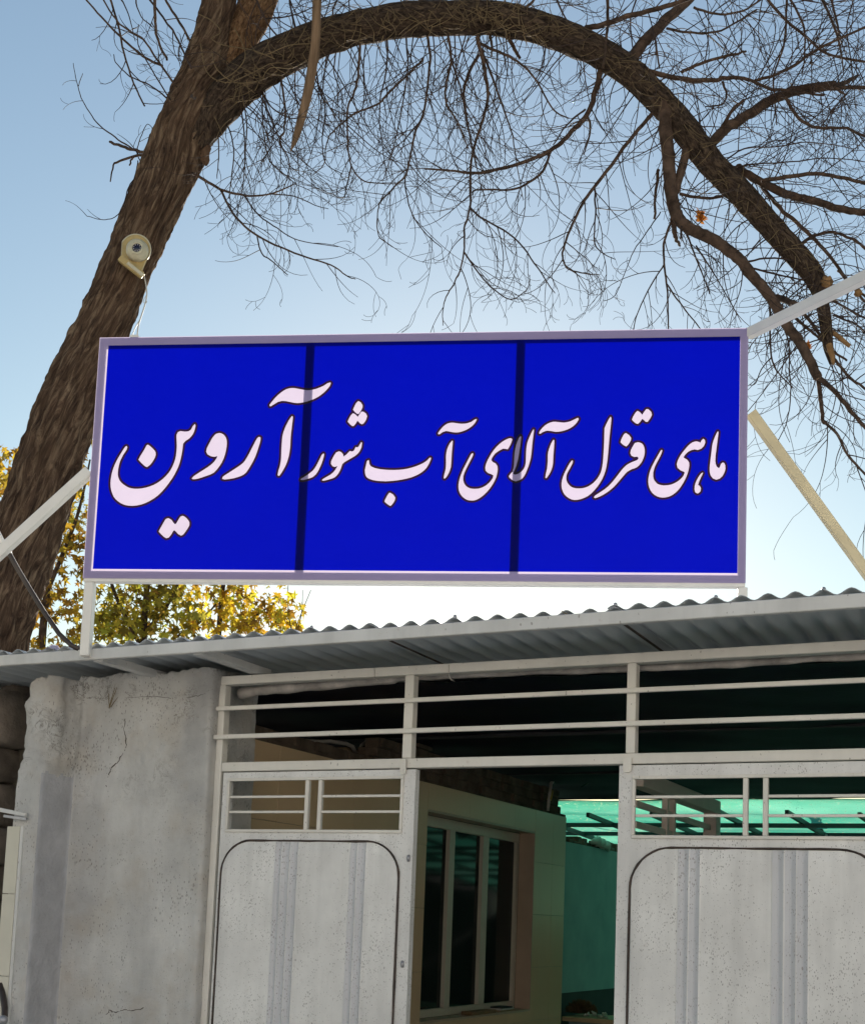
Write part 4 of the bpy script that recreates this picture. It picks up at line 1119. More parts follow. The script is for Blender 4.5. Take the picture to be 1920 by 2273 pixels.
OUTLINES=[[3650,4220,3616,4232,3574,4259,3549,4271,3486,4294,3449,4303,3425,4306,3381,4304,3270,4283,3239,4281,3199,4286,3164,4297,3134,4312,3120,4321,3100,4335,3071,4360,3034,4397,3012,4421,2968,4479,2964,4488,2963,4496,2965,4508,2970,4522,2975,4528,2982,4532,2992,4534,3001,4533,3018,4529,3088,4486,3123,4476,3151,4476,3169,4477,3266,4497,3294,4499,3326,4497,3370,4489,3415,4478,3456,4464,3515,4438,3566,4406,3605,4375,3640,4340,3674,4299,3690,4261,3691,4252,3690,4244,3684,4234,3672,4223,3662,4219],
[3965,4427,3954,4433,3931,4456,3917,4479,3891,4538,3890,4550,3896,4565,3895,4569,3875,4589,3864,4606,3844,4645,3833,4670,3832,4680,3833,4688,3836,4695,3860,4722,3886,4744,3898,4751,3914,4753,3931,4750,3940,4744,3956,4727,3966,4715,3970,4713,3996,4728,4012,4732,4026,4730,4048,4719,4065,4699,4080,4672,4094,4632,4096,4620,4094,4608,4079,4575,4071,4568,4040,4544,4040,4539,4045,4519,4044,4492,4040,4481,4024,4456,4012,4444,3985,4430,3976,4427],
[7184,4510,7164,4512,7154,4516,7125,4551,7120,4554,7080,4533,7071,4532,7061,4534,7051,4540,7034,4556,7015,4584,6998,4614,6991,4632,6987,4649,6988,4661,6994,4672,7020,4698,7042,4714,7058,4720,7076,4723,7089,4720,7104,4708,7130,4682,7134,4683,7149,4695,7158,4699,7178,4701,7194,4698,7202,4692,7212,4680,7234,4650,7255,4604,7255,4591,7249,4564,7241,4550,7221,4529,7200,4513],
[3231,4595,3224,4598,3218,4603,3197,4629,3163,4688,3142,4731,3129,4764,3119,4798,3110,4838,3102,4910,3098,4985,3097,5074,3093,5114,3086,5156,3069,5219,3059,5270,3061,5283,3072,5301,3084,5307,3101,5308,3116,5303,3126,5292,3147,5264,3163,5238,3190,5185,3206,5148,3220,5108,3237,5032,3245,4956,3249,4858,3253,4811,3273,4632,3271,4616,3264,4606,3248,4595],
[6768,4596,6760,4599,6753,4605,6732,4635,6704,4692,6683,4741,6679,4816,6679,4891,6677,4959,6672,5060,6667,5128,6662,5165,6654,5201,6641,5239,6633,5258,6623,5274,6594,5311,6568,5338,6545,5355,6526,5366,6495,5380,6462,5388,6426,5390,6399,5389,6379,5385,6354,5374,6342,5365,6331,5353,6319,5332,6312,5312,6311,5299,6312,5282,6322,5250,6376,5148,6380,5135,6383,5110,6380,5098,6370,5088,6354,5081,6345,5080,6338,5082,6330,5088,6321,5097,6301,5126,6282,5159,6241,5242,6226,5281,6216,5318,6209,5362,6210,5391,6217,5431,6226,5456,6242,5487,6265,5513,6275,5523,6300,5541,6340,5560,6381,5568,6411,5566,6456,5556,6504,5539,6544,5518,6565,5501,6571,5498,6573,5500,6571,5511,6571,5520,6574,5528,6580,5534,6589,5540,6600,5545,6609,5546,6620,5544,6642,5538,6666,5528,6712,5504,6751,5480,6791,5450,6818,5428,6856,5389,6956,5271,6971,5255,6980,5248,6999,5235,7019,5225,7050,5214,7081,5200,7107,5179,7132,5150,7152,5116,7168,5078,7175,5049,7179,5021,7179,4984,7173,4952,7164,4931,7155,4915,7138,4896,7108,4882,7076,4878,7040,4886,7021,4898,7027,4861,7027,4849,7022,4839,7003,4812,6990,4801,6955,4779,6941,4777,6928,4781,6906,4796,6891,4821,6868,4870,6861,4895,6861,4909,6871,4924,6888,4940,6910,4956,6941,4972,6952,4973,6961,4970,6988,4947,6993,4945,6976,4986,6971,5019,6972,5031,6978,5046,6991,5069,7000,5075,7023,5085,7025,5088,7025,5090,6968,5119,6934,5141,6886,5190,6866,5214,6804,5296,6768,5340,6741,5368,6699,5403,6669,5424,6629,5450,6619,5455,6617,5454,6655,5405,6671,5381,6684,5362,6708,5320,6725,5281,6733,5260,6743,5229,6754,5179,6763,5128,6773,5034,6787,4851,6800,4719,6806,4639,6804,4625,6792,4604,6781,4596],
[6402,4610,6384,4617,6335,4641,6310,4651,6288,4657,6249,4661,6162,4652,6142,4652,6122,4655,6096,4662,6059,4680,6031,4699,6003,4724,5979,4752,5961,4780,5955,4808,5956,4815,5960,4822,5965,4828,5974,4832,5990,4834,6001,4834,6010,4830,6035,4814,6062,4802,6078,4801,6099,4802,6166,4813,6199,4811,6231,4807,6272,4796,6305,4785,6344,4765,6374,4745,6399,4723,6420,4698,6433,4678,6442,4656,6444,4648,6444,4638,6433,4620,6426,4614,6419,4610],
[5275,4624,5248,4636,5214,4659,5175,4672,5145,4675,5111,4676,5014,4665,4980,4669,4949,4679,4925,4693,4899,4716,4865,4754,4838,4795,4835,4804,4836,4812,4839,4825,4844,4834,4849,4838,4856,4841,4866,4843,4875,4842,4890,4838,4923,4816,4946,4808,4972,4810,5052,4823,5078,4822,5128,4811,5156,4802,5196,4783,5216,4771,5238,4756,5261,4736,5289,4706,5308,4671,5311,4662,5312,4655,5311,4646,5306,4638,5299,4630,5291,4625,5284,4623],
[2154,4685,2142,4691,2127,4708,2116,4721,2100,4751,2086,4764,2071,4768,2054,4769,1998,4764,1966,4775,1959,4779,1952,4785,1937,4819,1933,4832,1932,4852,1937,4962,1934,5012,1929,5055,1920,5098,1909,5134,1894,5171,1876,5205,1859,5231,1827,5270,1798,5299,1768,5324,1732,5348,1710,5360,1659,5383,1599,5399,1574,5404,1540,5408,1492,5408,1455,5401,1436,5396,1418,5386,1376,5357,1353,5331,1342,5310,1335,5281,1333,5251,1337,5212,1350,5156,1364,5118,1390,5065,1425,5011,1431,4996,1437,4975,1436,4962,1426,4944,1414,4934,1404,4932,1394,4933,1378,4942,1369,4950,1348,4981,1302,5055,1280,5096,1254,5150,1235,5198,1221,5246,1212,5289,1206,5329,1203,5381,1205,5411,1212,5454,1224,5492,1244,5536,1270,5569,1302,5598,1329,5615,1346,5624,1379,5637,1426,5646,1451,5648,1475,5649,1524,5644,1580,5631,1629,5614,1676,5590,1728,5559,1768,5529,1819,5479,1858,5434,1895,5385,1930,5334,1959,5285,1989,5226,2006,5186,2020,5141,2032,5095,2040,5050,2056,4939,2073,4919,2114,4889,2139,4864,2160,4834,2174,4805,2183,4779,2191,4739,2193,4725,2191,4715,2183,4698,2176,4690,2166,4685],
[5914,4736,5907,4739,5901,4744,5882,4772,5852,4836,5829,4898,5822,4931,5816,4979,5810,5136,5805,5159,5798,5178,5786,5196,5778,5207,5766,5216,5742,5232,5734,5234,5732,5230,5754,5175,5765,5134,5780,5061,5791,4990,5803,4898,5806,4851,5804,4838,5795,4820,5784,4813,5776,4812,5768,4813,5760,4816,5754,4822,5734,4852,5719,4886,5705,4928,5695,4971,5686,5031,5680,5139,5673,5198,5666,5220,5649,5239,5627,5268,5624,5280,5626,5291,5639,5316,5672,5344,5688,5352,5721,5361,5736,5360,5776,5348,5802,5334,5824,5315,5840,5293,5858,5258,5882,5199,5904,5129,5913,5092,5920,5048,5931,4922,5949,4772,5946,4756,5938,4742,5927,4736],
[7958,4756,7949,4760,7943,4766,7921,4806,7896,4870,7885,4908,7877,4946,7855,5145,7852,5180,7853,5222,7858,5254,7866,5276,7871,5286,7891,5311,7902,5321,7939,5336,7954,5338,7995,5326,8004,5321,8016,5311,8039,5289,8050,5271,8063,5245,8071,5220,8076,5196,8075,5158,8072,5144,8059,5115,8050,5108,8030,5100,8016,5099,8005,5104,7985,5124,7975,5139,7971,5139,7967,5130,7964,5108,7964,5078,7967,5042,7992,4842,7996,4788,7993,4775,7981,4761,7971,4756],
[2429,4784,2395,4792,2384,4797,2359,4819,2343,4838,2322,4871,2291,4931,2274,4967,2271,4978,2264,5010,2264,5020,2269,5034,2281,5059,2291,5068,2325,5088,2362,5098,2365,5101,2364,5105,2338,5133,2292,5169,2162,5254,2135,5274,2111,5299,2106,5310,2106,5320,2109,5328,2115,5335,2125,5343,2138,5348,2159,5349,2206,5342,2264,5324,2342,5295,2359,5288,2391,5269,2428,5231,2459,5189,2484,5148,2508,5096,2521,5054,2530,5015,2540,4951,2542,4914,2540,4890,2534,4864,2528,4849,2515,4827,2498,4809,2490,4804,2464,4790,2442,4785],
[2869,4826,2859,4831,2846,4840,2832,4854,2806,4901,2726,5058,2701,5099,2683,5121,2659,5142,2626,5166,2479,5262,2462,5275,2454,5284,2450,5291,2444,5314,2443,5325,2446,5332,2451,5339,2459,5343,2491,5351,2544,5346,2600,5337,2656,5321,2691,5306,2722,5290,2749,5266,2759,5254,2783,5219,2809,5175,2835,5126,2858,5078,2880,5014,2906,4926,2914,4892,2916,4860,2914,4850,2908,4840,2890,4830,2880,4826],
[5650,4837,5624,4845,5585,4864,5558,4881,5524,4908,5489,4942,5462,4974,5435,5014,5397,5080,5379,5120,5368,5151,5362,5185,5366,5221,5372,5235,5398,5262,5412,5270,5444,5283,5447,5286,5447,5290,5436,5310,5420,5330,5403,5348,5379,5366,5351,5382,5320,5393,5292,5397,5248,5397,5226,5393,5204,5382,5193,5374,5183,5362,5174,5344,5169,5325,5167,5308,5169,5290,5175,5264,5201,5202,5266,5076,5276,5046,5277,5036,5275,5026,5269,5016,5259,5006,5249,5002,5235,5003,5222,5011,5208,5025,5186,5064,5127,5180,5106,5228,5089,5272,5078,5311,5070,5354,5067,5378,5066,5409,5072,5449,5080,5471,5086,5484,5100,5506,5124,5533,5151,5554,5175,5566,5190,5571,5219,5577,5239,5578,5264,5576,5298,5568,5338,5548,5361,5532,5394,5504,5449,5445,5475,5410,5490,5386,5521,5326,5538,5281,5546,5239,5549,5204,5545,5168,5540,5152,5522,5128,5511,5118,5486,5105,5483,5100,5482,5094,5494,5074,5511,5051,5541,5028,5572,5009,5588,5002,5610,5003,5632,5007,5644,5005,5654,4998,5669,4975,5685,4944,5697,4918,5706,4888,5707,4871,5702,4858,5694,4847,5687,4841,5672,4837],
[7796,4839,7785,4845,7760,4871,7755,4871,7729,4866,7702,4870,7678,4878,7650,4895,7623,4918,7597,4946,7556,4998,7532,5031,7511,5071,7499,5098,7491,5125,7488,5145,7488,5155,7495,5185,7502,5199,7538,5230,7566,5244,7568,5250,7562,5264,7538,5290,7518,5308,7490,5325,7470,5335,7448,5344,7421,5350,7394,5353,7349,5352,7325,5345,7310,5338,7287,5312,7280,5298,7276,5279,7276,5242,7282,5210,7295,5174,7361,5040,7372,5006,7374,4996,7372,4986,7365,4973,7359,4966,7349,4962,7336,4962,7324,4968,7312,4979,7229,5130,7212,5164,7190,5222,7178,5269,7173,5306,7173,5344,7177,5380,7186,5414,7204,5450,7224,5477,7252,5502,7286,5521,7319,5533,7355,5538,7386,5536,7426,5528,7448,5520,7470,5509,7490,5498,7519,5475,7550,5444,7576,5410,7601,5371,7619,5339,7643,5289,7655,5255,7665,5220,7673,5182,7676,5155,7674,5128,7671,5115,7665,5104,7644,5076,7622,5063,7621,5060,7623,5055,7649,5029,7680,5011,7709,5005,7738,5010,7749,5010,7791,4994,7804,4984,7827,4961,7833,4952,7849,4910,7849,4898,7845,4869,7838,4857,7819,4842,7809,4838],
[6136,4851,6125,4857,6112,4874,6091,4914,6069,4970,6058,5016,6054,5046,6054,5124,6049,5190,6035,5254,6030,5295,6032,5308,6040,5318,6056,5326,6068,5327,6079,5324,6088,5316,6113,5280,6130,5249,6148,5209,6155,5180,6163,5136,6166,5052,6174,4929,6174,4886,6170,4871,6160,4857,6149,4851],
[5011,4865,4999,4872,4977,4896,4958,4929,4942,4968,4935,4994,4930,5020,4926,5059,4926,5162,4924,5184,4922,5204,4909,5254,4902,5301,4906,5316,4916,5328,4928,5335,4940,5336,4951,5331,4969,5315,4989,5288,5008,5251,5018,5225,5029,5184,5033,5145,5038,5031,5049,4898,5046,4884,5036,4871,5025,4865],
[4002,4884,3995,4887,3989,4892,3961,4936,3941,4938,3930,4945,3909,4982,3902,4984,3884,4981,3871,4985,3829,5024,3822,5022,3800,4998,3788,4992,3766,4986,3758,4986,3749,4988,3722,5000,3713,5006,3696,5029,3667,5080,3654,5110,3651,5122,3650,5148,3654,5164,3675,5193,3695,5204,3697,5206,3696,5210,3681,5228,3660,5245,3579,5295,3562,5307,3556,5316,3553,5335,3556,5346,3561,5354,3574,5360,3600,5362,3634,5354,3700,5334,3728,5321,3753,5300,3776,5272,3791,5245,3809,5208,3819,5175,3825,5163,3835,5153,3848,5145,3940,5090,3969,5070,3994,5047,4010,5025,4025,4995,4034,4970,4042,4914,4038,4901,4026,4889,4015,4883],
[1634,4917,1615,4925,1606,4934,1578,4988,1532,5061,1515,5096,1513,5108,1514,5116,1519,5125,1560,5170,1596,5202,1621,5213,1632,5215,1648,5211,1676,5189,1687,5180,1704,5158,1725,5125,1743,5090,1751,5066,1753,5054,1752,5031,1748,5014,1728,4982,1702,4956,1681,4937,1664,4925,1649,4917],
[3584,5010,3572,5016,3549,5039,3500,5139,3475,5182,3460,5202,3449,5214,3398,5254,3378,5268,3332,5294,3324,5303,3317,5315,3314,5322,3314,5332,3317,5341,3322,5348,3330,5352,3354,5355,3369,5354,3409,5345,3454,5332,3481,5320,3517,5292,3527,5282,3536,5269,3568,5212,3593,5155,3613,5092,3621,5051,3621,5036,3610,5017,3598,5010],
[4771,5053,4752,5061,4723,5091,4710,5101,4686,5116,4652,5133,4612,5149,4568,5164,4518,5177,4475,5184,4401,5191,4372,5192,4316,5191,4270,5188,4215,5182,4164,5169,4138,5158,4130,5150,4125,5140,4120,5108,4110,5090,4098,5082,4084,5083,4064,5094,4056,5100,4050,5111,4043,5134,4032,5186,4027,5218,4029,5254,4037,5284,4047,5305,4057,5316,4075,5330,4099,5341,4140,5354,4186,5361,4229,5365,4284,5367,4345,5363,4412,5355,4475,5345,4521,5335,4566,5323,4615,5305,4669,5278,4696,5260,4725,5238,4754,5207,4773,5178,4790,5142,4802,5112,4808,5091,4807,5076,4798,5060,4786,5054],
[7792,5212,7780,5219,7763,5231,7747,5250,7732,5272,7716,5302,7703,5330,7694,5359,7689,5382,7687,5425,7693,5452,7697,5462,7706,5472,7724,5486,7735,5490,7748,5489,7762,5487,7772,5482,7796,5459,7801,5451,7803,5442,7807,5415,7806,5404,7791,5372,7782,5361,7781,5355,7794,5321,7825,5254,7827,5242,7824,5230,7815,5218,7805,5212],
[4324,5445,4311,5449,4302,5456,4279,5490,4252,5544,4247,5569,4249,5578,4254,5585,4279,5608,4306,5628,4326,5638,4338,5640,4349,5638,4361,5629,4375,5615,4388,5598,4408,5561,4415,5524,4410,5509,4389,5478,4382,5471,4344,5446,4334,5444],
[2024,5710,1999,5720,1988,5728,1972,5750,1952,5784,1949,5788,1944,5786,1928,5765,1908,5750,1888,5740,1874,5736,1860,5738,1834,5748,1825,5756,1812,5774,1747,5894,1743,5904,1743,5914,1749,5928,1781,5962,1811,5990,1835,6004,1845,6008,1852,6009,1864,6007,1884,6001,1892,5996,1913,5975,1930,5951,1939,5935,1942,5932,1948,5935,1971,5960,2001,5975,2015,5979,2030,5975,2054,5962,2062,5954,2081,5929,2115,5878,2129,5850,2132,5839,2132,5806,2130,5798,2125,5788,2108,5760,2092,5742,2079,5731,2066,5722,2044,5711,2034,5709]]

# ================================================================ SIGNBOARD
foot = at(183, 1440, G, Y_F - 0.048)
S = Frame(G.m @ foot, 0.1195)
S.m.translation.z = 0; S.o.z = 0; S.inv = S.m.inverted()
def sp(px, py, y=0.0):
    p = at(px, py, S, y); return (p.x, p.z)
TL, TR, BR, BL = sp(220, 749), sp(1659, 727.5), sp(1657.5, 1291), sp(185.5, 1287)
SX0, SX1 = (TL[0] + BL[0]) / 2, (TR[0] + BR[0]) / 2
SZ1, SZ0 = (TL[1] + TR[1]) / 2, (BL[1] + BR[1]) / 2
# map the board's photographed quad onto the true rectangle (the board is square in the world)
def board(px, py):
    x, z = sp(px, py)
    # bilinear inverse on an almost square quad
    u = (x - SX0) / (SX1 - SX0); v = (z - SZ0) / (SZ1 - SZ0)
    for _ in range(8):
        qx = (1 - v) * ((1 - u) * BL[0] + u * BR[0]) + v * ((1 - u) * TL[0] + u * TR[0])
        qz = (1 - v) * ((1 - u) * BL[1] + u * BR[1]) + v * ((1 - u) * TL[1] + u * TR[1])
        u += (x - qx) / (SX1 - SX0); v += (z - qz) / (SZ1 - SZ0)
    return (SX0 + u * (SX1 - SX0), SZ0 + v * (SZ1 - SZ0))
sign = thing('signboard', 'wide blue signboard with white Persian lettering standing on the canopy', 'signboard', S, (0, 0.02, Z_F1))
bl = [board(*p) for p in ((240, 764), (1640, 749), (1640, 1272.5), (207, 1263))]
bx0 = (bl[0][0] + bl[3][0]) / 2; bx1 = (bl[1][0] + bl[2][0]) / 2
bz1 = (bl[0][1] + bl[1][1]) / 2; bz0 = (bl[2][1] + bl[3][1]) / 2
V2, FACES, KIND = [], [], []
def poly(pts, kind):
    n = len(V2); V2.extend([Vector(p) for p in pts]); FACES.append(list(range(n, n + len(pts)))); KIND.append(kind)
poly([(SX0, SZ0), (SX1, SZ0), (SX1, SZ1), (SX0, SZ1)], ('white', 0))
poly([(bx0, bz0), (bx1, bz0), (bx1, bz1), (bx0, bz1)], ('blue', 0))
def pts_of(flat):
    q = [board(flat[i] / 5, flat[i + 1] / 5) for i in range(0, len(flat), 2)]
    a = sum(q[i][0] * q[(i + 1) % len(q)][1] - q[(i + 1) % len(q)][0] * q[i][1] for i in range(len(q)))
    return q if a > 0 else q[::-1]
for fl in OUTLINES: poly(pts_of(fl), ('dark', 0))
for i, fl in enumerate(LETTERS): poly(pts_of(fl), ('letter', i))
rank = {'white': 0, 'blue': 1, 'dark': 2, 'letter': 3}
vo, eo, fo, ov, oe, of = delaunay_2d_cdt(V2, [], FACES, 1, 1e-6)
sheet = MB(); letters = {}
sheet.v = [(p.x, 0.0, p.y) for p in vo]
for f, ids in zip(fo, of):
    if not ids: continue
    k = max((KIND[i] for i in ids), key=lambda q: rank[q[0]])
    if k[0] == 'letter': letters.setdefault(k[1], []).append(f)
    else:
        sheet.f.append(list(f)); sheet.mi.append({'white': 0, 'blue': 1, 'dark': 2}[k[0]]); sheet.sm.append(False)
sheet.build('printed_film', [M['film_white'], M['film_blue'], M['film_dark']], sign)
for i, fl in sorted(letters.items()):
    m = MB(); idx = {}
    for f in fl:
        g = []
        for q in f:
            if q not in idx: idx[q] = len(m.v); m.v.append((vo[q].x, 0.0, vo[q].y))
            g.append(idx[q])
        m.f.append(g); m.mi.append(0); m.sm.append(False)
    m.build('letter', M['film_white'], sign)
# the tube frame close behind the film
T0, T1 = 0.0035, 0.045
tl, trr = board(232, 800)[0], board(1640.5, 900)[0]
tt, tb = board(900, 760.0)[1], board(900, 1271.5)[1]
zb = board(900, 1296.5)[1]
def stube(name, *a): return MB().box(*a).build(name, M['sign_tube'], sign, bevel=0.003)
stube('frame_tube', SX0 + 0.001, SX1 - 0.001, T0, T1, tt, SZ1 - 0.001)
stube('frame_tube', SX0 + 0.001, SX1 - 0.001, T0, T1, zb, tb)
stube('frame_tube', SX0 + 0.001, tl, T0, T1, tb + 0.001, tt - 0.001)
stube('frame_tube', trr, SX1 - 0.001, T0, T1, tb + 0.001, tt - 0.001)
for (pa, pb) in ((678, 695), (1145, 1162)):
    a = board(pa - 0.5, 775)[0]; b = board(pb + 0.5, 775)[0]
    stube('inner_tube', a, b, T0, 0.040, tb + 0.001, tt - 0.001)
fx0 = at(183, 1350, S, T0).x
stube('post', fx0, fx0 + 0.046, T0, T0 + 0.044, Z_F0 + 0.012, zb - 0.001)
fx1 = at(1637.5, 1310, S, T0).x
stube('post', fx1, fx1 + 0.044, T0, T0 + 0.044, Z_S + 0.01, zb - 0.001)
a = board(287, 745); b = board(300, 745)
MB().box(a[0], b[0] + 0.01, 0.0, 0.04, SZ1 + 0.0005, SZ1 + 0.014).build('clip', M['sign_tube'], sign, bevel=0.002)
MB().bar(at(199, 1046, S, 0.028), at(-250, 1455, S, -0.02), 0.044, 0.050).build('brace', M['sign_tube'], sign, bevel=0.003)
MB().bar(at(1661, 741, S, 0.024), at(2010, 571, S, -0.80), 0.040, 0.046).build('brace', M['sign_tube'], sign, bevel=0.003)
MB().bar(at(1666, 916, S, 0.07), at(2024, 1410, S, 0.35), 0.046, 0.046, up=(0, 1, 0)).build('brace', M['yellow_tube'], sign, bevel=0.003)

# black pipe over the roof at the left
pl = [(-40, 1120), (-14, 1166), (0, 1194), (15, 1219), (37, 1259), (65, 1306), (97, 1358), (132, 1408), (159, 1433), (176, 1442)]
P = [at(a, b, G, Y_F - 0.10 + 0.012 * i) for i, (a, b) in enumerate(pl)]
pp = thing('drooping_pipe', 'thin black pipe drooping across the trunk to the canopy edge', 'pipe', G, P[-1])
MB().tube(P, 0.0125, 8).build('pipe', M['black_pipe'], pp)
MB().tube([P[1].lerp(P[2], .5), P[2], P[3], P[3].lerp(P[4], .3)], 0.0145, 8).build('pale_sleeve', M['sign_tube'], pp)
c = at(106, 1440, G, Y_F + 0.03)
m = MB()
vs, fs = [], []
for j in range(5):
    for i in range(8):
        vs.append((c.x - 0.055 + 0.016 * i, c.y + 0.02 * j + 0.01 * noise.noise(Vector((i, j, 4))), c.z - 0.012 + 0.03 * max(0, noise.noise(Vector((i * .7, j * .8, 1)))) + 0.018 * (1 - abs(i - 3.5) / 3.5) + (0.012 if j == 2 else 0)))
for j in range(4):
    for i in range(7): fs.append((j * 8 + i, j * 8 + i + 1, (j + 1) * 8 + i + 1, (j + 1) * 8 + i))
m.add(vs, fs, 0, True)
tag(relocate(m.build('plastic_sheet', M['cloth'], None, G), G, c), 'scrap of lilac plastic lying on the canopy left of the sign post', 'plastic scrap')

# ================================================================ BIG BARE TREE
YT0 = 10.0
def W(px, py, y=YT0): return at(px, py, WORLD, y)
PX = YT0 / F_PX                                     # metres to a photo pixel at the tree
tree = thing('bare_tree', 'big leaning bare tree arching over the blue signboard', 'tree', WORLD, (W(-230, 2460).x, YT0, 0))

def spline(pts, per):
    """Catmull-Rom through tuples of any length"""
    out = []
    n = len(pts)
    for i in range(n - 1):
        p0, p1, p2, p3 = pts[max(i - 1, 0)], pts[i], pts[i + 1], pts[min(i + 2, n - 1)]
        for k in range(per):
            t = k / per
            out.append(tuple(.5 * (2 * b + (-a + c) * t + (2 * a - 5 * b + 4 * c - d) * t * t + (-a + 3 * b - 3 * c + d) * t ** 3) for a, b, c, d in zip(p0, p1, p2, p3)))
    out.append(tuple(pts[-1]))
    return out

def bark_tube(name, pts, mat, sides=56, step=0.03, amp=0.12, seed=0.0, cap=False, parent=tree):
    """pts: (px, py, width px, depth).  Ridged bark is real displacement."""
    sp_ = spline(pts, 24)
    P = [W(a, b, d) for a, b, w, d in sp_]
    R = [w / 2 * d / F_PX for a, b, w, d in sp_]
    # resample by length
    Q, r2, acc = [P[0]], [R[0]], 0.0
    along = [0.0]; tot = 0.0
    for i in range(1, len(P)):
        L = (P[i] - P[i - 1]).length
        tot += L; acc += L
        if acc >= step:
            Q.append(P[i]); r2.append(R[i]); along.append(tot); acc = 0
    Q.append(P[-1]); r2.append(R[-1]); along.append(tot)
    vs, fs, uvs = [], [], []
    ref = None
    n = len(Q)
    for i in range(n):
        d = (Q[min(i + 1, n - 1)] - Q[max(i - 1, 0)])
        if d.length < 1e-8: d = Vector((0, 0, 1))
        d.normalize()
        if ref is None: ref = Vector((0, 1, 0))
        ref = (ref - d * ref.dot(d)).normalized()
        s = d.cross(ref)
        for k in range(sides):
            a = 2 * math.pi * k / sides
            tw = a + along[i] * 0.35
            c, sn = math.cos(tw), math.sin(tw)
            q1 = Vector((c * 3.2, sn * 3.2, along[i] * 1.7 + seed))
            q2 = Vector((c * 7.0, sn * 7.0, along[i] * 3.4 + seed))
            q3 = Vector((c * 14.0, sn * 14.0, along[i] * 10 + seed))
            h = 0.55 * (1 - 2 * abs(noise.noise(q1))) + 0.55 * (1 - 2.4 * abs(noise.noise(q2))) + 0.35 * noise.noise(q3)
            lump = 0.13 * noise.noise(Vector((c * .8, sn * .8, along[i] * 1.1 + seed * 3)))
            rr = r2[i] * (1 + lump + amp * (h - 0.3))
            vs.append(Q[i] + (ref * math.cos(a) + s * math.sin(a)) * rr); uvs.append((a * r2[i] + seed, along[i]))
    for i in range(n - 1):
        for k in range(sides):
            k2 = (k + 1) % sides
            fs.append((i * sides + k, i * sides + k2, (i + 1) * sides + k2, (i + 1) * sides + k))
    fs.append(tuple((n - 1) * sides + k for k in range(sides)))
    m = MB(); m.add(vs, fs, 0, True)
    return m.build(name, M[mat], parent, uv=uvs)

bark_tube('trunk', [(-232, 2470, 215, 10), (-150, 2000, 175, 10), (-88, 1700, 158, 10), (-20, 1450, 146, 10), (22, 1290, 142, 10), (74, 1150, 138, 10), (122, 1000, 134, 10), (173, 860, 126, 10), (224, 740, 119, 10),
                    (272, 620, 112, 10), (318, 510, 112, 10), (366, 395, 112, 10), (408, 300, 126, 10), (440, 215, 118, 10), (462, 130, 96, 10), (478, 50, 80, 10), (487, -10, 74, 10), (495, -120, 68, 10.1), (500, -260, 50, 10.2)], 'bark', sides=90, step=0.018, amp=0.17)
bark_tube('limb', [(462, 235, 60, 10.06), (492, 175, 66, 10.08), (528, 100, 74, 10.1), (562, 30, 80, 10.15), (588, -40, 78, 10.2), (625, -160, 66, 10.3)], 'orange_bark', seed=5, amp=0.10, step=0.03)
ARCH = [(425, 320, 60, 9.96), (468, 262, 84, 9.96), (530, 190, 88, 9.95), (608, 132, 84, 9.95), (700, 88, 76, 9.95), (800, 60, 70, 9.95), (900, 43, 70, 9.95), (1000, 39, 70, 9.95), (1080, 38, 68, 9.95), (1130, 44, 66, 9.95), (1190, 59, 64, 9.95), (1255, 82, 64, 9.95), (1340, 121, 63, 9.93), (1400, 160, 62, 9.92), (1450, 206, 60, 9.9), (1500, 258, 60, 9.9), (1545, 315, 60, 9.9), (1589, 371, 58, 9.9), (1654, 437, 55, 9.9), (1712, 502, 52, 9.9), (1768, 565, 50, 9.9), (1806, 612, 46, 9.9), (1822, 660, 32, 9.9), (1832, 720, 27, 9.9), (1838, 770, 22, 9.9), (1848, 806, 15, 9.9)]
bark_tube('limb', ARCH, 'arch_bark', sides=48, step=0.025, amp=0.15, seed=9)
# pale torn wood where the arch has broken
def knot(px, py, w, h, y, mat='raw_wood', name='torn_wood'):
    c = W(px, py, y)
    b = bmesh.new(); bmesh.ops.create_icosphere(b, subdivisions=3, radius=1)
    for v in b.verts:
        n = 1 + 0.5 * noise.noise(v.co * 2.2 + Vector((px, py, 0)))
        v.co = Vector((v.co.x * w * PX * n, v.co.y * w * PX * n, v.co.z * h * PX * n)) + c
    mm = MB(); mm.add([v.co.copy() for v in b.verts], [[v.index for v in f.verts] for f in b.faces], 0, True); b.free()
    return mm.build(name, M[mat], tree)
knot(455, 336, 12, 30, 9.97, 'bark', 'bark_flake'); knot(430, 222, 20, 30, 9.86, 'gasket', 'hollow')
knot(1834, 626, 14, 15, 9.84); knot(1848, 640, 10, 9, 9.84); knot(1905, 650, 9, 8, 9.8, 'raw_wood')
bark_tube('torn_wood', [(1840, 764, 12, 9.82), (1846, 785, 12, 9.81), (1850, 808, 6, 9.81)], 'raw_wood', sides=16, step=0.02, amp=0.25)
bark_tube('limb', [(1840, 730, 8, 9.9), (1862, 748, 11, 9.88), (1886, 768, 9, 9.86)], 'raw_wood', sides=16, step=0.02, amp=0.15)
# the split dead limb that dangles in front of the arch
bark_tube('dead_limb', [(708, -120, 21, 9.6), (704, 0, 20, 9.62), (699, 105, 22, 9.66), (684, 200, 22, 9.7), (670, 260, 20, 9.7), (657, 305, 15, 9.7), (648, 328, 5, 9.7), (645, 336, 2, 9.7)], 'dead_wood', sides=20, step=0.02, amp=0.12, seed=31)

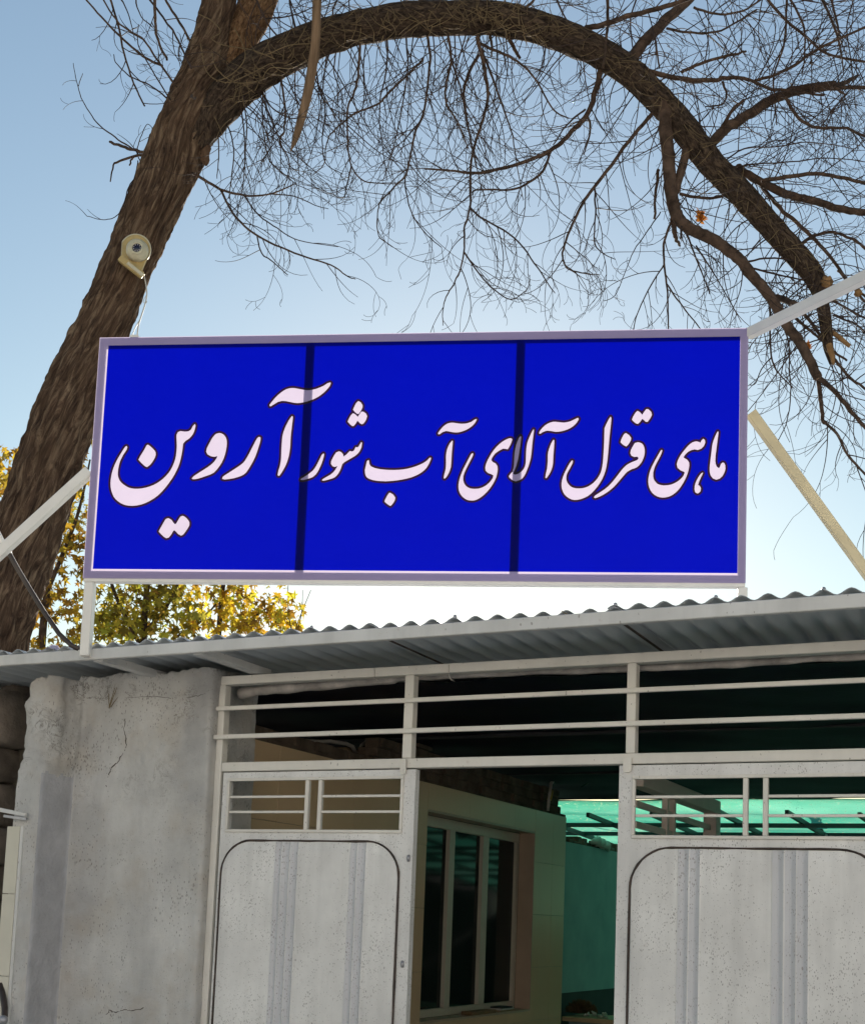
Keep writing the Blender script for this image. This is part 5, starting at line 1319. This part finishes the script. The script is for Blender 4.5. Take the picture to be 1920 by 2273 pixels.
# ---- branches traced from the photograph: (points, start width, end width, twigs per 100 px, droop)
BR = [
 ([(1395,140),(1430,92),(1459,62),(1512,12),(1560,-30)],28,22,7,'r'),
 ([(1425,150),(1447,159),(1512,174),(1583,177),(1621,171),(1665,177),(1709,196),(1760,200),(1830,212)],13,5,9,'r'),
 ([(1570,330),(1600,295),(1618,280),(1665,251),(1718,218),(1783,197),(1854,189)],25,22,8,'r'),
 ([(1846,194),(1925,193),(1990,196)],10,7,8,'r'), ([(1850,192),(1880,180),(1904,167)],14,7,2,'r'), ([(1852,192),(1868,204),(1878,210)],9,3,0,'r'),
 ([(1603,284),(1624,245),(1650,221)],10,6,3,'r'),
 ([(1742,215),(1777,265),(1819,283),(1872,283),(1920,301),(1980,325)],8,5,8,'r'),
 ([(1512,160),(1565,136),(1636,118),(1656,112)],8,5,9,'r'), ([(1674,180),(1754,150),(1813,109),(1920,59),(1980,30)],7,5,8,'r'),
 ([(1690,-20),(1739,38),(1792,83),(1836,118),(1920,136),(1970,140)],7,5,9,'r'), ([(1745,-20),(1783,56),(1786,118),(1780,165)],6,3,8,'r'),
 ([(1818,-20),(1860,83),(1872,156)],7,3,8,'r'), ([(1842,-15),(1860,59),(1862,85)],6,4,8,'r'), ([(1746,-20),(1742,88),(1718,165),(1720,220),(1724,277)],6,3,8,'r'),
 ([(1603,180),(1612,206),(1603,230),(1565,236)],6,3,6,'r'), ([(1300,62),(1335,54),(1423,27),(1504,5),(1560,-20)],14,9,8,'r'),
 ([(1349,-20),(1348,50),(1345,95),(1338,150)],8,7,3,'r'), ([(1452,60),(1456,100),(1464,150)],6,4,6,'r'), ([(1160,20),(1180,5),(1196,-15)],8,5,4,'r'),
 ([(1480,62),(1540,72),(1600,66),(1680,20)],6,4,9,'r'), ([(1540,15),(1590,30),(1650,22),(1700,-10)],6,4,9,'r'),
 ([(1334,150),(1319,212),(1302,254),(1263,298),(1222,333),(1160,360),(1086,380),(1045,383),(992,377),(942,374)],14,4,9,'h'),
 ([(1222,336),(1204,380),(1170,406),(1136,420),(1057,421),(1050,432)],7,3,9,'h'), ([(1304,254),(1310,289),(1296,342)],7,3,5,'h'), ([(1299,242),(1260,274),(1228,321)],5,3,6,'h'),
 ([(1448,250),(1408,298),(1334,395),(1298,443),(1275,488),(1255,536),(1249,570),(1261,596),(1296,606),(1330,609)],10,2,9,'h'),
 ([(1320,420),(1322,471),(1319,533),(1334,559),(1366,575)],5,2,8,'h'), ([(1255,536),(1285,560),(1330,600)],3,1.5,7,'h'),
 ([(1058,80),(1066,110),(1075,147),(1083,206),(1075,254),(1057,310),(1045,366),(1043,460),(1031,505),(1030,559),(1017,610),(995,650),(984,680),(983,722)],10,2,8,'h'),
 ([(1043,460),(1068,482),(1142,528),(1193,593),(1220,635),(1232,650)],5,2,9,'h'), ([(1030,559),(1068,613),(1099,644),(1136,664),(1170,640),(1176,610)],4,1.5,6,'h'),
 ([(1063,120),(1039,165),(1030,206),(1036,265),(1048,324),(1057,368)],8,4,9,'h'), ([(995,75),(1001,138),(989,189),(992,233),(1013,265),(1040,330)],7,3,9,'h'),
 ([(948,70),(954,133),(942,242),(921,295),(909,354),(898,391),(851,439),(839,465),(839,518),(854,536)],7,2,8,'h'), ([(898,391),(904,439),(921,486),(954,527),(980,548)],4,2,7,'h'),
 ([(1004,138),(1021,191),(1027,221),(1039,283),(1060,380),(1085,470)],5,2,9,'h'), ([(1063,95),(1116,118),(1154,139),(1190,177),(1228,242),(1263,262)],7,3,7,'h'),
 ([(1069,110),(1092,168),(1116,236),(1136,295),(1145,348),(1160,440)],6,2,8,'h'), ([(1122,66),(1139,103),(1154,128)],11,7,0,'h'), ([(1086,72),(1092,100),(1091,122)],8,4,0,'h'),
 ([(940,130),(920,150),(864,204),(837,231),(788,250),(761,272),(734,297),(723,327),(720,362),(696,386)],6,2,8,'h'),
 ([(800,90),(796,152),(788,201),(772,239),(772,313),(780,367),(806,400),(845,406),(890,408)],7,2,7,'h'), ([(780,367),(768,420),(763,436),(745,434),(727,406)],4,1.5,5,'h'),
 ([(622,160),(633,245),(630,291),(620,316),(639,346),(641,381),(625,430)],6,2,8,'h'), ([(575,190),(603,237),(640,260),(660,262)],4,2,7,'h'), ([(583,200),(583,261),(587,307),(598,354),(625,381),(660,410)],4,2,8,'h'),
 ([(482,270),(486,340),(481,395)],4,2,5,'h'), ([(500,262),(519,327),(513,400),(508,440)],4,2,7,'h'), ([(860,75),(858,150),(842,240),(850,330),(860,400)],5,2,8,'h'), ([(900,70),(905,150),(890,250),(870,340),(850,400)],5,2,8,'h'),
 ([(700,110),(705,180),(722,240),(716,300),(722,360),(760,385)],5,2,8,'h'), ([(750,90),(742,160),(760,220),(752,300)],4,2,8,'h'), ([(660,130),(655,200),(672,280),(690,340)],4,2,8,'h'), ([(540,210),(548,280),(545,350),(560,400)],4,2,7,'h'),
 ([(425,384),(438,389),(490,419),(544,433),(599,430),(653,408)],8,3,3,'h'), ([(490,421),(522,479),(571,522),(653,561),(735,588),(770,612),(789,619)],6,2,4,'h'), ([(544,435),(571,473),(615,506),(664,533),(751,547)],4,1.5,4,'h'),
 ([(571,522),(580,560),(605,580),(639,610)],4,2,3,'h'), ([(599,430),(653,435),(700,455),(729,463)],3,1.5,3,'h'),
 ([(395,196),(390,189),(359,146),(320,89),(287,67),(256,41),(222,-15)],6,4,6,'u'), ([(361,146),(316,122),(268,81),(225,36),(180,-15)],6,4,6,'u'), ([(380,222),(375,216),(330,141),(306,96),(308,53)],4,2,6,'u'),
 ([(376,222),(339,192),(289,168),(258,139),(253,120)],4,2,5,'u'), ([(242,-15),(263,57),(272,103),(289,163),(306,204),(321,235)],6,4,4,'u'), ([(344,-15),(344,38),(351,89),(371,132)],8,6,4,'u'),
 ([(322,-15),(361,36),(392,81),(414,129),(425,150)],5,5,6,'u'), ([(360,-15),(383,24),(407,62),(430,105)],6,6,6,'u'), ([(300,-15),(310,30),(340,60)],4,2,7,'u'), ([(262,-15),(285,30),(300,90)],4,2,6,'u'),
 ([(340,346),(330,340),(301,333),(268,323),(244,314)],9,6,1,'u'), ([(332,343),(303,345),(260,359),(251,369),(245,402)],7,3,3,'u'), ([(301,345),(293,352),(288,366)],5,4,0,'u'),
 ([(301,333),(263,309),(215,271),(184,223),(172,187),(162,139)],4,1.5,2,'u'), ([(174,190),(180,172),(184,162)],2,1.5,0,'u'), ([(305,330),(312,305),(327,275),(345,292)],2.5,1.5,3,'u'), ([(318,365),(308,350),(301,330)],4,2,0,'u'),
 ([(306,356),(301,388),(284,419),(272,460),(255,481),(229,487),(193,479)],3,1.5,4,'u'),
 ([(1474,225),(1478,290),(1483,345),(1488,410),(1495,455),(1510,490),(1541,512),(1589,535),(1636,570),(1665,605),(1695,640),(1721,676),(1744,717),(1774,758),(1795,795),(1815,837)],32,22,7,'r'),
 ([(1540,300),(1524,335),(1510,385),(1499,425)],22,20,4,'r'), ([(1815,835),(1822,887),(1826,930),(1830,940)],11,8,5,'r'), ([(1815,835),(1856,872),(1887,911),(1920,948),(1970,1000)],12,7,7,'r'),
 ([(1828,936),(1858,963),(1881,1009),(1920,1052),(1960,1095)],7,5,6,'r'), ([(1497,470),(1497,515),(1502,532),(1509,545)],14,5,0,'h'), ([(1462,375),(1455,430),(1453,486)],9,6,0,'h'), ([(1512,500),(1512,520),(1510,530)],7,4,0,'h'),
 ([(1492,480),(1488,495),(1474,539),(1474,583),(1480,633),(1483,689),(1484,760)],7,3,4,'h'), ([(1474,586),(1438,645),(1412,704),(1405,750)],4,2,8,'h'), ([(1480,630),(1515,680),(1553,727),(1580,760)],4,2,7,'h'),
 ([(1466,470),(1432,520),(1405,560),(1385,610),(1365,655),(1340,668)],3,1.5,3,'h'), ([(1520,508),(1540,560),(1560,610),(1575,652)],5,2.5,8,'h'), ([(1545,545),(1580,600),(1610,650),(1645,715)],4,1.5,7,'h'),
 ([(1640,372),(1651,382),(1695,406),(1754,433),(1813,447),(1872,465),(1925,471),(1980,480)],20,15,7,'r'), ([(1690,400),(1754,391),(1813,385),(1872,394),(1920,406),(1975,420)],10,7,8,'r'),
 ([(1690,410),(1705,432),(1739,468),(1798,521),(1842,568),(1883,624),(1920,670)],11,6,7,'r'), ([(1770,548),(1780,540),(1804,524),(1842,515),(1886,527),(1920,550),(1960,580)],9,6,4,'r'),
 ([(1509,430),(1553,438),(1589,438),(1620,428)],7,6,7,'h'), ([(1725,660),(1748,668),(1768,676)],17,13,3,'r'), ([(1850,795),(1886,837),(1920,862),(1960,890)],7,5,6,'r'),
 ([(1770,680),(1800,715),(1840,770),(1880,800)],9,5,6,'r'), ([(1765,705),(1800,735),(1830,760)],7,5,5,'r'), ([(1660,580),(1720,572),(1790,585)],5,3,6,'r'), ([(1670,595),(1740,612),(1800,625)],5,3,6,'r'),
 ([(1728,690),(1750,760),(1752,820),(1755,870),(1748,930),(1722,990)],4,2,6,'h'), ([(1709,680),(1712,790),(1730,830),(1760,860)],5,2.5,6,'h'), ([(1712,792),(1690,820),(1677,850),(1664,855)],3.5,2,3,'h'),
 ([(1860,600),(1900,640),(1960,690)],7,5,8,'r'), ([(1840,660),(1890,690),(1950,720)],6,4,8,'r'), ([(1850,700),(1900,720),(1950,760)],5,3,8,'r'),
 ([(1590,372),(1650,330),(1720,325),(1800,315),(1900,330)],4,2,8,'r'), ([(1600,390),(1660,365),(1740,360),(1840,350),(1930,360)],4,2,8,'r'),
 ([(1900,-20),(1880,60),(1890,140),(1900,240)],4,2,8,'r'), ([(560,-20),(600,60),(640,100)],5,3,6,'r'), ([(640,-20),(650,40),(660,95)],5,3,7,'r'), ([(760,-25),(740,20),(735,70)],5,3,7,'r'), ([(590,40),(660,30),(740,-10)],4,2,8,'r'),
 ([(1230,-20),(1250,30),(1280,75)],5,3,6,'r'), ([(1420,-25),(1400,40),(1405,110)],5,3,7,'r'),
]
TW = []                                             # twigs: (length, polylines)
def shoot(P, d, L, r, level, gravity, curl, out):
    """one long curving shoot; curl is the whole turn it makes along its length"""
    n = min(14, max(6, int(L / 0.055)))
    st = L / n
    pts, rad = [P.copy()], [r]
    ax = Vector((random.uniform(-.3, .3), 1, random.uniform(-.3, .3))).normalized()
    d = d.normalized(); p = P.copy()
    kids = []
    wob = random.uniform(0, 100)
    for i in range(n):
        t = i / n
        d = Matrix.Rotation(curl / n * (0.25 + 1.5 * t) + 0.07 * noise.noise(Vector((wob, i * .6, 0))), 3, ax) @ d
        d = (d + Vector((0, 0, -gravity * (1 - t)))).normalized()
        p = p + d * st
        pts.append(p.copy()); rad.append(max(0.0018, r * (1 - 0.6 * (i + 1) / n)))
        if level > 0 and i > 0 and random.random() < (0.23 if level == 2 else 0.15):
            kids.append((p.copy(), d.copy(), L * (1 - t * 0.55) * random.uniform(0.3, 0.75), rad[-1] * 0.78))
    out.append((pts, rad))
    for (kp, kd, kl, kr) in kids:
        ang = random.choice((-1, 1)) * random.uniform(0.4, 0.9)
        kd2 = Matrix.Rotation(ang, 3, Vector((random.uniform(-.4, .4), 1, random.uniform(-.4, .4)))) @ kd
        shoot(kp, kd2, max(0.09, kl), kr, level - 1, gravity * 0.7, random.choice((-1, 1)) * random.uniform(0.2, 1.9), out)

def branch(pts, w0, w1, dens, kind, idx):
    rnd = random.Random(idx * 13 + 1)
    d0 = 9.95 + rnd.uniform(-0.12, 0.12); d1 = d0 + rnd.uniform(-0.55, 0.55)
    n = len(pts)
    sp_ = spline([(a, b, w0 + (w1 - w0) * i / (n - 1), d0 + (d1 - d0) * i / (n - 1)) for i, (a, b) in enumerate(pts)], 6)
    P = [W(a, b, d) for a, b, w, d in sp_]
    R = [max(0.0022, w / 2 * d / F_PX) for a, b, w, d in sp_]
    R = [r * (1 + 0.13 * noise.noise(Vector((i * .8, idx, 0)))) for i, r in enumerate(R)]
    P = [p + Vector((noise.noise(Vector((i * .45, idx, 1))), 0, noise.noise(Vector((i * .45, idx, 7))))) * min(0.012, 0.5 * R[i] + 0.004) for i, p in enumerate(P)]
    m = MB(); m.tube(P, R, 10 if w0 > 12 else 6)
    mat = 'limb' if w0 > 5 else 'twig'
    m.build('branch', M[mat], tree)
    acc = 0.0
    gap = (215.0 if kind == 'r' else 235.0) / dens * PX if dens else 1e9
    nxt = rnd.uniform(0.2, 1) * gap
    for i in range(1, len(P)):
        seg = P[i] - P[i - 1]; acc += seg.length
        while acc > nxt:
            nxt += gap * rnd.uniform(0.5, 1.5)
            t = seg.normalized()
            side = rnd.choice((-1, 1))
            ang = side * rnd.uniform(0.45, 1.25)
            d = Matrix.Rotation(ang, 3, Vector((rnd.uniform(-.5, .5), 1, rnd.uniform(-.5, .5)))) @ t
            d.y += rnd.uniform(-0.4, 0.4)
            if kind == 'h':
                g = 0.07; L = rnd.uniform(0.2, 0.72)
                d.z -= 0.25
            elif kind == 'r':
                g = 0.015; L = rnd.uniform(0.25, 0.95)
            else:
                if rnd.random() < 0.45: continue
                g = 0.0; L = rnd.uniform(0.12, 0.42)
            out = []
            random.seed(idx * 1000 + i * 17 + int(nxt * 1000))
            r0 = min(0.0052, max(0.0030, R[i] * 0.65))
            shoot(P[i], d, L, r0, 2 if L > 0.3 else 1, g, rnd.choice((-1, 1)) * rnd.uniform(0.3, 1.7), out)
            TW.append((L, out, 'twig'))
for i, (pts, w0, w1, dens, kind) in enumerate(BR):
    branch(pts, w0, w1, dens, kind, i)

# hanging shoots along the underside of the arch, and golden shoots clinging to its bark
AS = spline(ARCH, 12)
rnd = random.Random(5)
for i in range(18, len(AS) - 16):
    a, b, w, d = AS[i]
    a2, b2 = AS[i + 1][0], AS[i + 1][1]
    tx, ty = a2 - a, b2 - b
    L_ = math.hypot(tx, ty) or 1
    nx, ny = -ty / L_, tx / L_                       # towards the lower left side of the arch in the picture
    dens = 0.68 if a < 1130 else (0.5 if a < 1420 else 0.45)
    for side in (0, 1):
        k = dens if side == 0 else dens * 0.8
        while rnd.random() < k:
            k -= 1
            sgn = 1 if side == 0 else -1
            P0 = W(a + nx * sgn * w * 0.42, b + ny * sgn * w * 0.42, d + rnd.uniform(-0.10, 0.14))
            dirw = (W(a + nx * sgn, b + ny * sgn, d) - W(a, b, d)).normalized()
            dirw += Vector((rnd.uniform(-.9, .9), rnd.uniform(-.5, .5), rnd.uniform(-.35, .1)))
            if side == 0:
                L = rnd.uniform(0.4, 1.25) if a < 1130 else rnd.uniform(0.25, 0.8)
                g = 0.13
            else:
                L = rnd.uniform(0.2, 0.7); g = 0.03
            out = []
            random.seed(i * 31 + side * 7 + int(k * 100))
            shoot(P0, dirw, L, rnd.uniform(0.0038, 0.0064), 2, g, rnd.choice((-1, 1)) * rnd.uniform(0.2, 1.5), out)
            TW.append((L, out, 'twig'))
    # clinging dry shoots in front of the bark
    for _ in range(2 if a < 1250 else (1 if rnd.random() < 0.6 else 0)):
        P0 = W(a + rnd.uniform(-.5, .5) * w * 0.9 * nx, b + rnd.uniform(-.5, .5) * w * 0.9, d - w / 2 * PX * rnd.uniform(0.9, 1.25))
        dd = Vector((rnd.uniform(-1, 1), rnd.uniform(-.15, .05), rnd.uniform(-1, 1)))
        out = []
        random.seed(i * 77 + _)
        shoot(P0, dd, rnd.uniform(0.10, 0.30), rnd.uniform(0.0028, 0.0042), 0, 0.02, rnd.uniform(-1.8, 1.8), out)
        TW.append((0.12, out, 'golden_twig'))
# a few longer dry vines on the fork
for pts in ([(440,30),(470,45),(490,70),(470,85),(500,100),(560,110),(610,130)], [(445,95),(460,160),(500,182),(540,170),(600,140)], [(470,110),(480,150),(520,182),(570,180)], [(520,60),(545,120),(520,160),(480,180)], [(560,110),(590,120),(640,100),(690,96)], [(580,180),(600,150),(650,150),(700,120)]):
    out = [([W(a, b, 9.70) for a, b, *_ in spline([(p[0], p[1]) for p in pts], 5)], 0)]
    q = out[0][0]
    TW.append((0.3, [(q, [0.0045] * len(q))], 'golden_twig'))

TW.sort(key=lambda q: -q[0])
for L, lines, mat in TW[:290]:
    m = MB()
    for pts, rad in lines: m.tube(pts, rad, 4, caps=False)
    m.build('twig', M[mat], tree)
rest = {'twig': MB(), 'golden_twig': MB()}
for L, lines, mat in TW[290:]:
    for pts, rad in lines: rest[mat].tube(pts, rad, 3, caps=False)
rest['twig'].build('twig_mass', M['twig'], tree, kind='stuff')
rest['golden_twig'].build('dry_shoots', M['golden_twig'], tree, kind='stuff')

# ---------------------------------------------------------------- leaves
LOBES = [(-90, .20), (-60, .42), (-28, .74), (-6, .36), (22, .98), (48, .40), (90, 1.15), (132, .40), (158, .98), (186, .36), (208, .74), (240, .42)]
def leaf_shape(size, rng):
    vs = [(0, 0, 0)]
    fold = rng.uniform(0.05, 0.35); bend = rng.uniform(-0.3, 0.3)
    for a, r in LOBES:
        r *= rng.uniform(0.85, 1.12)
        x, y = math.cos(math.radians(a)) * r, math.sin(math.radians(a)) * r
        vs.append((x * size, y * size, (fold * abs(x) + bend * y * y) * size))
    n = len(LOBES)
    fs = [(0, 1 + k, 1 + (k + 1) % n) for k in range(n)]
    return vs, fs
rng = random.Random(11)
leaf_meshes = {'autumn': [], 'autumn_brown': [], 'autumn_olive': []}
for k in range(18):
    mn = list(leaf_meshes)[k % 3]
    me = bpy.data.meshes.new('leaf')
    v_, f_ = leaf_shape(1.0, rng); me.from_pydata(v_, [], f_); me.materials.append(M[mn])
    leaf_meshes[mn].append(me)
def leaf_matrix(p, size):
    rot = Matrix.Rotation(rng.uniform(0, 6.283), 4, 'Z') @ Matrix.Rotation(rng.gauss(math.pi / 2, 0.6), 4, 'X') @ Matrix.Rotation(rng.gauss(math.pi, 0.7), 4, 'Z')
    return Matrix.Translation(p) @ rot @ Matrix.Scale(size, 4)

def plane_tree(label, base_px, depth, stems, clumps, n_leaf, size, mat_name='autumn'):
    bx = at(base_px, 2200, WORLD, depth).x
    t = thing('plane_tree', label, 'tree', WORLD, (bx, depth, 0), 'autumn plane trees behind the canopy')
    for pts, w0, w1 in stems:
        q = spline([(a, b, w0 + (w1 - w0) * i / (len(pts) - 1)) for i, (a, b) in enumerate(pts)], 6)
        m = MB(); m.tube([at(a, b, WORLD, depth) for a, b, w in q], [w / 2 * depth / F_PX for a, b, w in q], 8)
        m.build('trunk' if w0 >= 20 else 'branch', M['limb'], t)
    total = sum(c[4] for c in clumps)
    items = []
    for (cx_, cy_, rx, ry, wgt) in clumps:
        for _ in range(int(n_leaf * wgt / total)):
            while True:
                u, v = rng.uniform(-1, 1), rng.uniform(-1, 1)
                if u * u + v * v <= 1: break
            dd = rng.gauss(0, 0.7)
            p = at(cx_ + u * rx, cy_ + v * ry, WORLD, depth + dd)
            if noise.noise(p * 1.6 + Vector((3, 0, 0))) < -0.16 and rng.random() < 0.8: continue
            items.append((p, size * rng.uniform(0.6, 1.25)))
    items.sort(key=lambda q: q[0].y)
    for p, s in items[:280]:
        o = bpy.data.objects.new('leaf', rng.choice(leaf_meshes[mat_name]))
        col.objects.link(o)
        o.parent = t
        o.matrix_local = leaf_matrix(p - Vector((bx, depth, 0)), s)
    m = MB()
    for p, s in items[280:]:
        mat = leaf_matrix(p, s)
        v_, f_ = leaf_shape(1.0, rng)
        m.add([mat @ Vector(q) for q in v_], f_)
    m.build('foliage', M[mat_name], t, kind='stuff')
    return t
plane_tree('autumn plane tree behind the leaning trunk with yellow leaves on both its sides', 60, 19.0,
    [([(60, 2240), (70, 1800), (95, 1400), (120, 1200), (130, 1050)], 30, 6), ([(100, 1380), (40, 1200), (20, 1050)], 14, 5), ([(110, 1300), (170, 1150), (200, 1020)], 12, 4)],
    [(20, 1060, 60, 75, 1.0), (-30, 1150, 70, 110, 1.0), (150, 1120, 70, 100, 1.2), (120, 1260, 110, 110, 2.2), (70, 1400, 120, 90, 2.0), (30, 1510, 90, 60, 1.0), (185, 985, 22, 55, 0.3), (-60, 1330, 100, 130, 1.0)], 1750, 0.098, 'autumn_brown')
plane_tree('autumn plane tree of olive and gold leaves behind the left sign post', 330, 20.5,
    [([(320, 2200), (322, 1800), (318, 1450), (330, 1250), (340, 1000)], 26, 7), ([(322, 1450), (260, 1330), (220, 1200)], 12, 5), ([(325, 1400), (380, 1330), (420, 1220)], 10, 4)],
    [(280, 1300, 110, 120, 2.5), (330, 1380, 120, 80, 2.2), (240, 1420, 90, 60, 1.2), (350, 1240, 90, 90, 1.0), (300, 1130, 150, 130, 2.0)], 2000, 0.102, 'autumn_olive')
plane_tree('slender autumn plane tree with golden leaves thinning out to the right', 500, 22.0,
    [([(490, 2170), (488, 1800), (482, 1500), (490, 1350), (500, 1250), (505, 1050)], 20, 6), ([(484, 1480), (540, 1390), (610, 1340)], 9, 3), ([(380, 1420), (440, 1385), (480, 1340)], 7, 4), ([(640, 1470), (655, 1400), (690, 1310)], 3, 1.5), ([(648, 1440), (668, 1370), (672, 1310)], 2.5, 1.2), ([(650, 1420), (640, 1350), (640, 1280)], 3, 1.5)],
    [(480, 1330, 90, 70, 1.6), (560, 1330, 85, 75, 2.0), (600, 1390, 70, 50, 1.5), (480, 1400, 100, 45, 1.5), (420, 1300, 60, 50, 0.6), (640, 1360, 38, 45, 0.6), (655, 1400, 22, 25, 0.3), (520, 1200, 120, 90, 1.4)], 1250, 0.104)

# ---- dead leaves hanging in the bare tree
def dead_leaf(px, py, size, label, depth=9.75):
    p = W(px, py, depth)
    m = MB()
    for k in range(3):
        mat = Matrix.Translation(p + Vector((rng.uniform(-.4, .4) * size, rng.uniform(-.02, .02), rng.uniform(-.6, .3) * size))) @ Matrix.Rotation(rng.uniform(-.6, .6), 4, 'Z') @ Matrix.Rotation(math.pi / 2 + rng.uniform(-.4, .4), 4, 'X') @ Matrix.Rotation(rng.uniform(-1, 1), 4, 'Z') @ Matrix.Scale(size * rng.uniform(.7, 1), 4)
        v_, f_ = leaf_shape(1.0, rng); m.add([mat @ Vector(q) for q in v_], f_)
    o = m.build('dead_leaf', M['dry_leaf'], None, WORLD)
    tag(relocate(o, WORLD, p), label, 'leaf', 'dead leaves caught in the bare tree')
dead_leaf(1560, 482, 0.085, 'large orange dead leaf caught where two thick limbs part')
dead_leaf(1793, 765, 0.05, 'small orange dead leaf caught on the lower limb below the brace')

# ================================================================ CCTV CAMERA ON THE TRUNK
cc = thing('security_camera', 'yellowed dome security camera fixed to the leaning tree trunk', 'camera', WORLD, W(303, 550, 9.74))
YC = 9.72
def cpt(px, py, y): return W(px, py, y)
ang0 = math.atan2(569 - 609, 266 - 317)
# D shaped back plate: an arc closed by the straight bar
cen = (301, 553)
m = MB()
rim = []
for k in range(25):
    a = math.radians(-152 + k * (196 / 24.0))
    rim.append((cen[0] + 35 * math.cos(a), cen[1] + 35 * math.sin(a)))
rim += [(314, 606), (268, 570)]
n = len(rim)
front = [cpt(a * .92 + cen[0] * .08, b * .92 + cen[1] * .08, YC - 0.045) for a, b in rim]
back = [cpt(a, b, YC + 0.03) for a, b in rim]
midr = [cpt(a, b, YC - 0.025) for a, b in rim]
m.add(front + midr + back, [tuple(range(n))] + [(i, (i + 1) % n, n + (i + 1) % n, n + i) for i in range(n)] + [(n + i, n + (i + 1) % n, 2 * n + (i + 1) % n, 2 * n + i) for i in range(n)], 0, False)
m.build('back_plate', M['cctv'], cc)
mr = MB(); mr.tube([cpt(a * .955 + cen[0] * .045, b * .955 + cen[1] * .045, YC - 0.044) for a, b in rim[:25]], 0.0055, 6); mr.build('rim_highlight', M['cctv_white'], cc)  # paler tube added to paint in the highlight along the plate's edge
m = MB().bar(cpt(267, 573, YC - 0.06), cpt(316, 611, YC - 0.06), 0.05, 0.052)
m.build('mount_bar', M['cctv'], cc, bevel=0.008, seg=2)
m = MB().bar(cpt(283, 583, YC - 0.095), cpt(317, 610, YC - 0.095), 0.02, 0.026)
m.build('cover_strip', M['cctv_white'], cc, bevel=0.004)
def lathe(px, py, prof, mat, name, sides=28):
    c = cpt(px, py, 0)
    ctr = Vector((c.x / 1.0, 0, 0))
    vs, fs = [], []
    for (r, y) in prof:
        q = W(px, py, YC)
        for k in range(sides):
            a = 2 * math.pi * k / sides
            vs.append((q.x + r * math.cos(a), y, q.z + r * math.sin(a)))
    for i in range(len(prof) - 1):
        for k in range(sides):
            k2 = (k + 1) % sides
            fs.append((i * sides + k, (i + 1) * sides + k, (i + 1) * sides + k2, i * sides + k2))
    fs.append(tuple((len(prof) - 1) * sides + k for k in range(sides))[::-1])
    mm = MB(); mm.add(vs, fs, 0, True)
    return mm.build(name, M[mat], cc)
lathe(309, 565, [(0.086, YC - 0.04), (0.088, YC - 0.07), (0.080, YC - 0.10), (0.062, YC - 0.125), (0.055, YC - 0.13)], 'cctv_white', 'eyeball')
lathe(312, 569, [(0.052, YC - 0.128), (0.050, YC - 0.140), (0.042, YC - 0.146), (0.036, YC - 0.141), (0.034, YC - 0.137)], 'cctv_white', 'lens_ring')
lathe(313, 570, [(0.036, YC - 0.139), (0.035, YC - 0.1415)], 'lens', 'lens')
q = W(313, 570, YC)
for k in range(9):
    a = 2 * math.pi * k / 9
    c = Vector((q.x + 0.026 * math.cos(a), YC - 0.143, q.z + 0.026 * math.sin(a)))
    MB().tube([c + Vector((0, 0.002, 0)), c + Vector((0, -0.003, 0))], [0.0045, 0.003], 8).build('led', M['led'], cc)
m = MB()
m.tube([W(a, b, 9.70) for a, b, *_ in spline([(318, 606), (323, 625), (326, 648), (325, 662), (320, 682), (313, 703), (307, 724), (304, 752)], 5)], 0.0055, 6)
m.tube([W(a, b, 9.70) for a, b, *_ in spline([(309, 712), (300, 728), (290, 752)], 5)], 0.004, 6)
m.tube([W(a, b, 9.70) for a, b, *_ in spline([(325, 655), (318, 668), (324, 672), (326, 668)], 5)], 0.003, 5)
m.build('cable', M['pvc'], cc)

print('OBJECTS', len(bpy.data.objects), 'tris', sum(len(me.loop_triangles) if me.loop_triangles else sum(len(p.vertices) - 2 for p in me.polygons) for me in bpy.data.meshes))
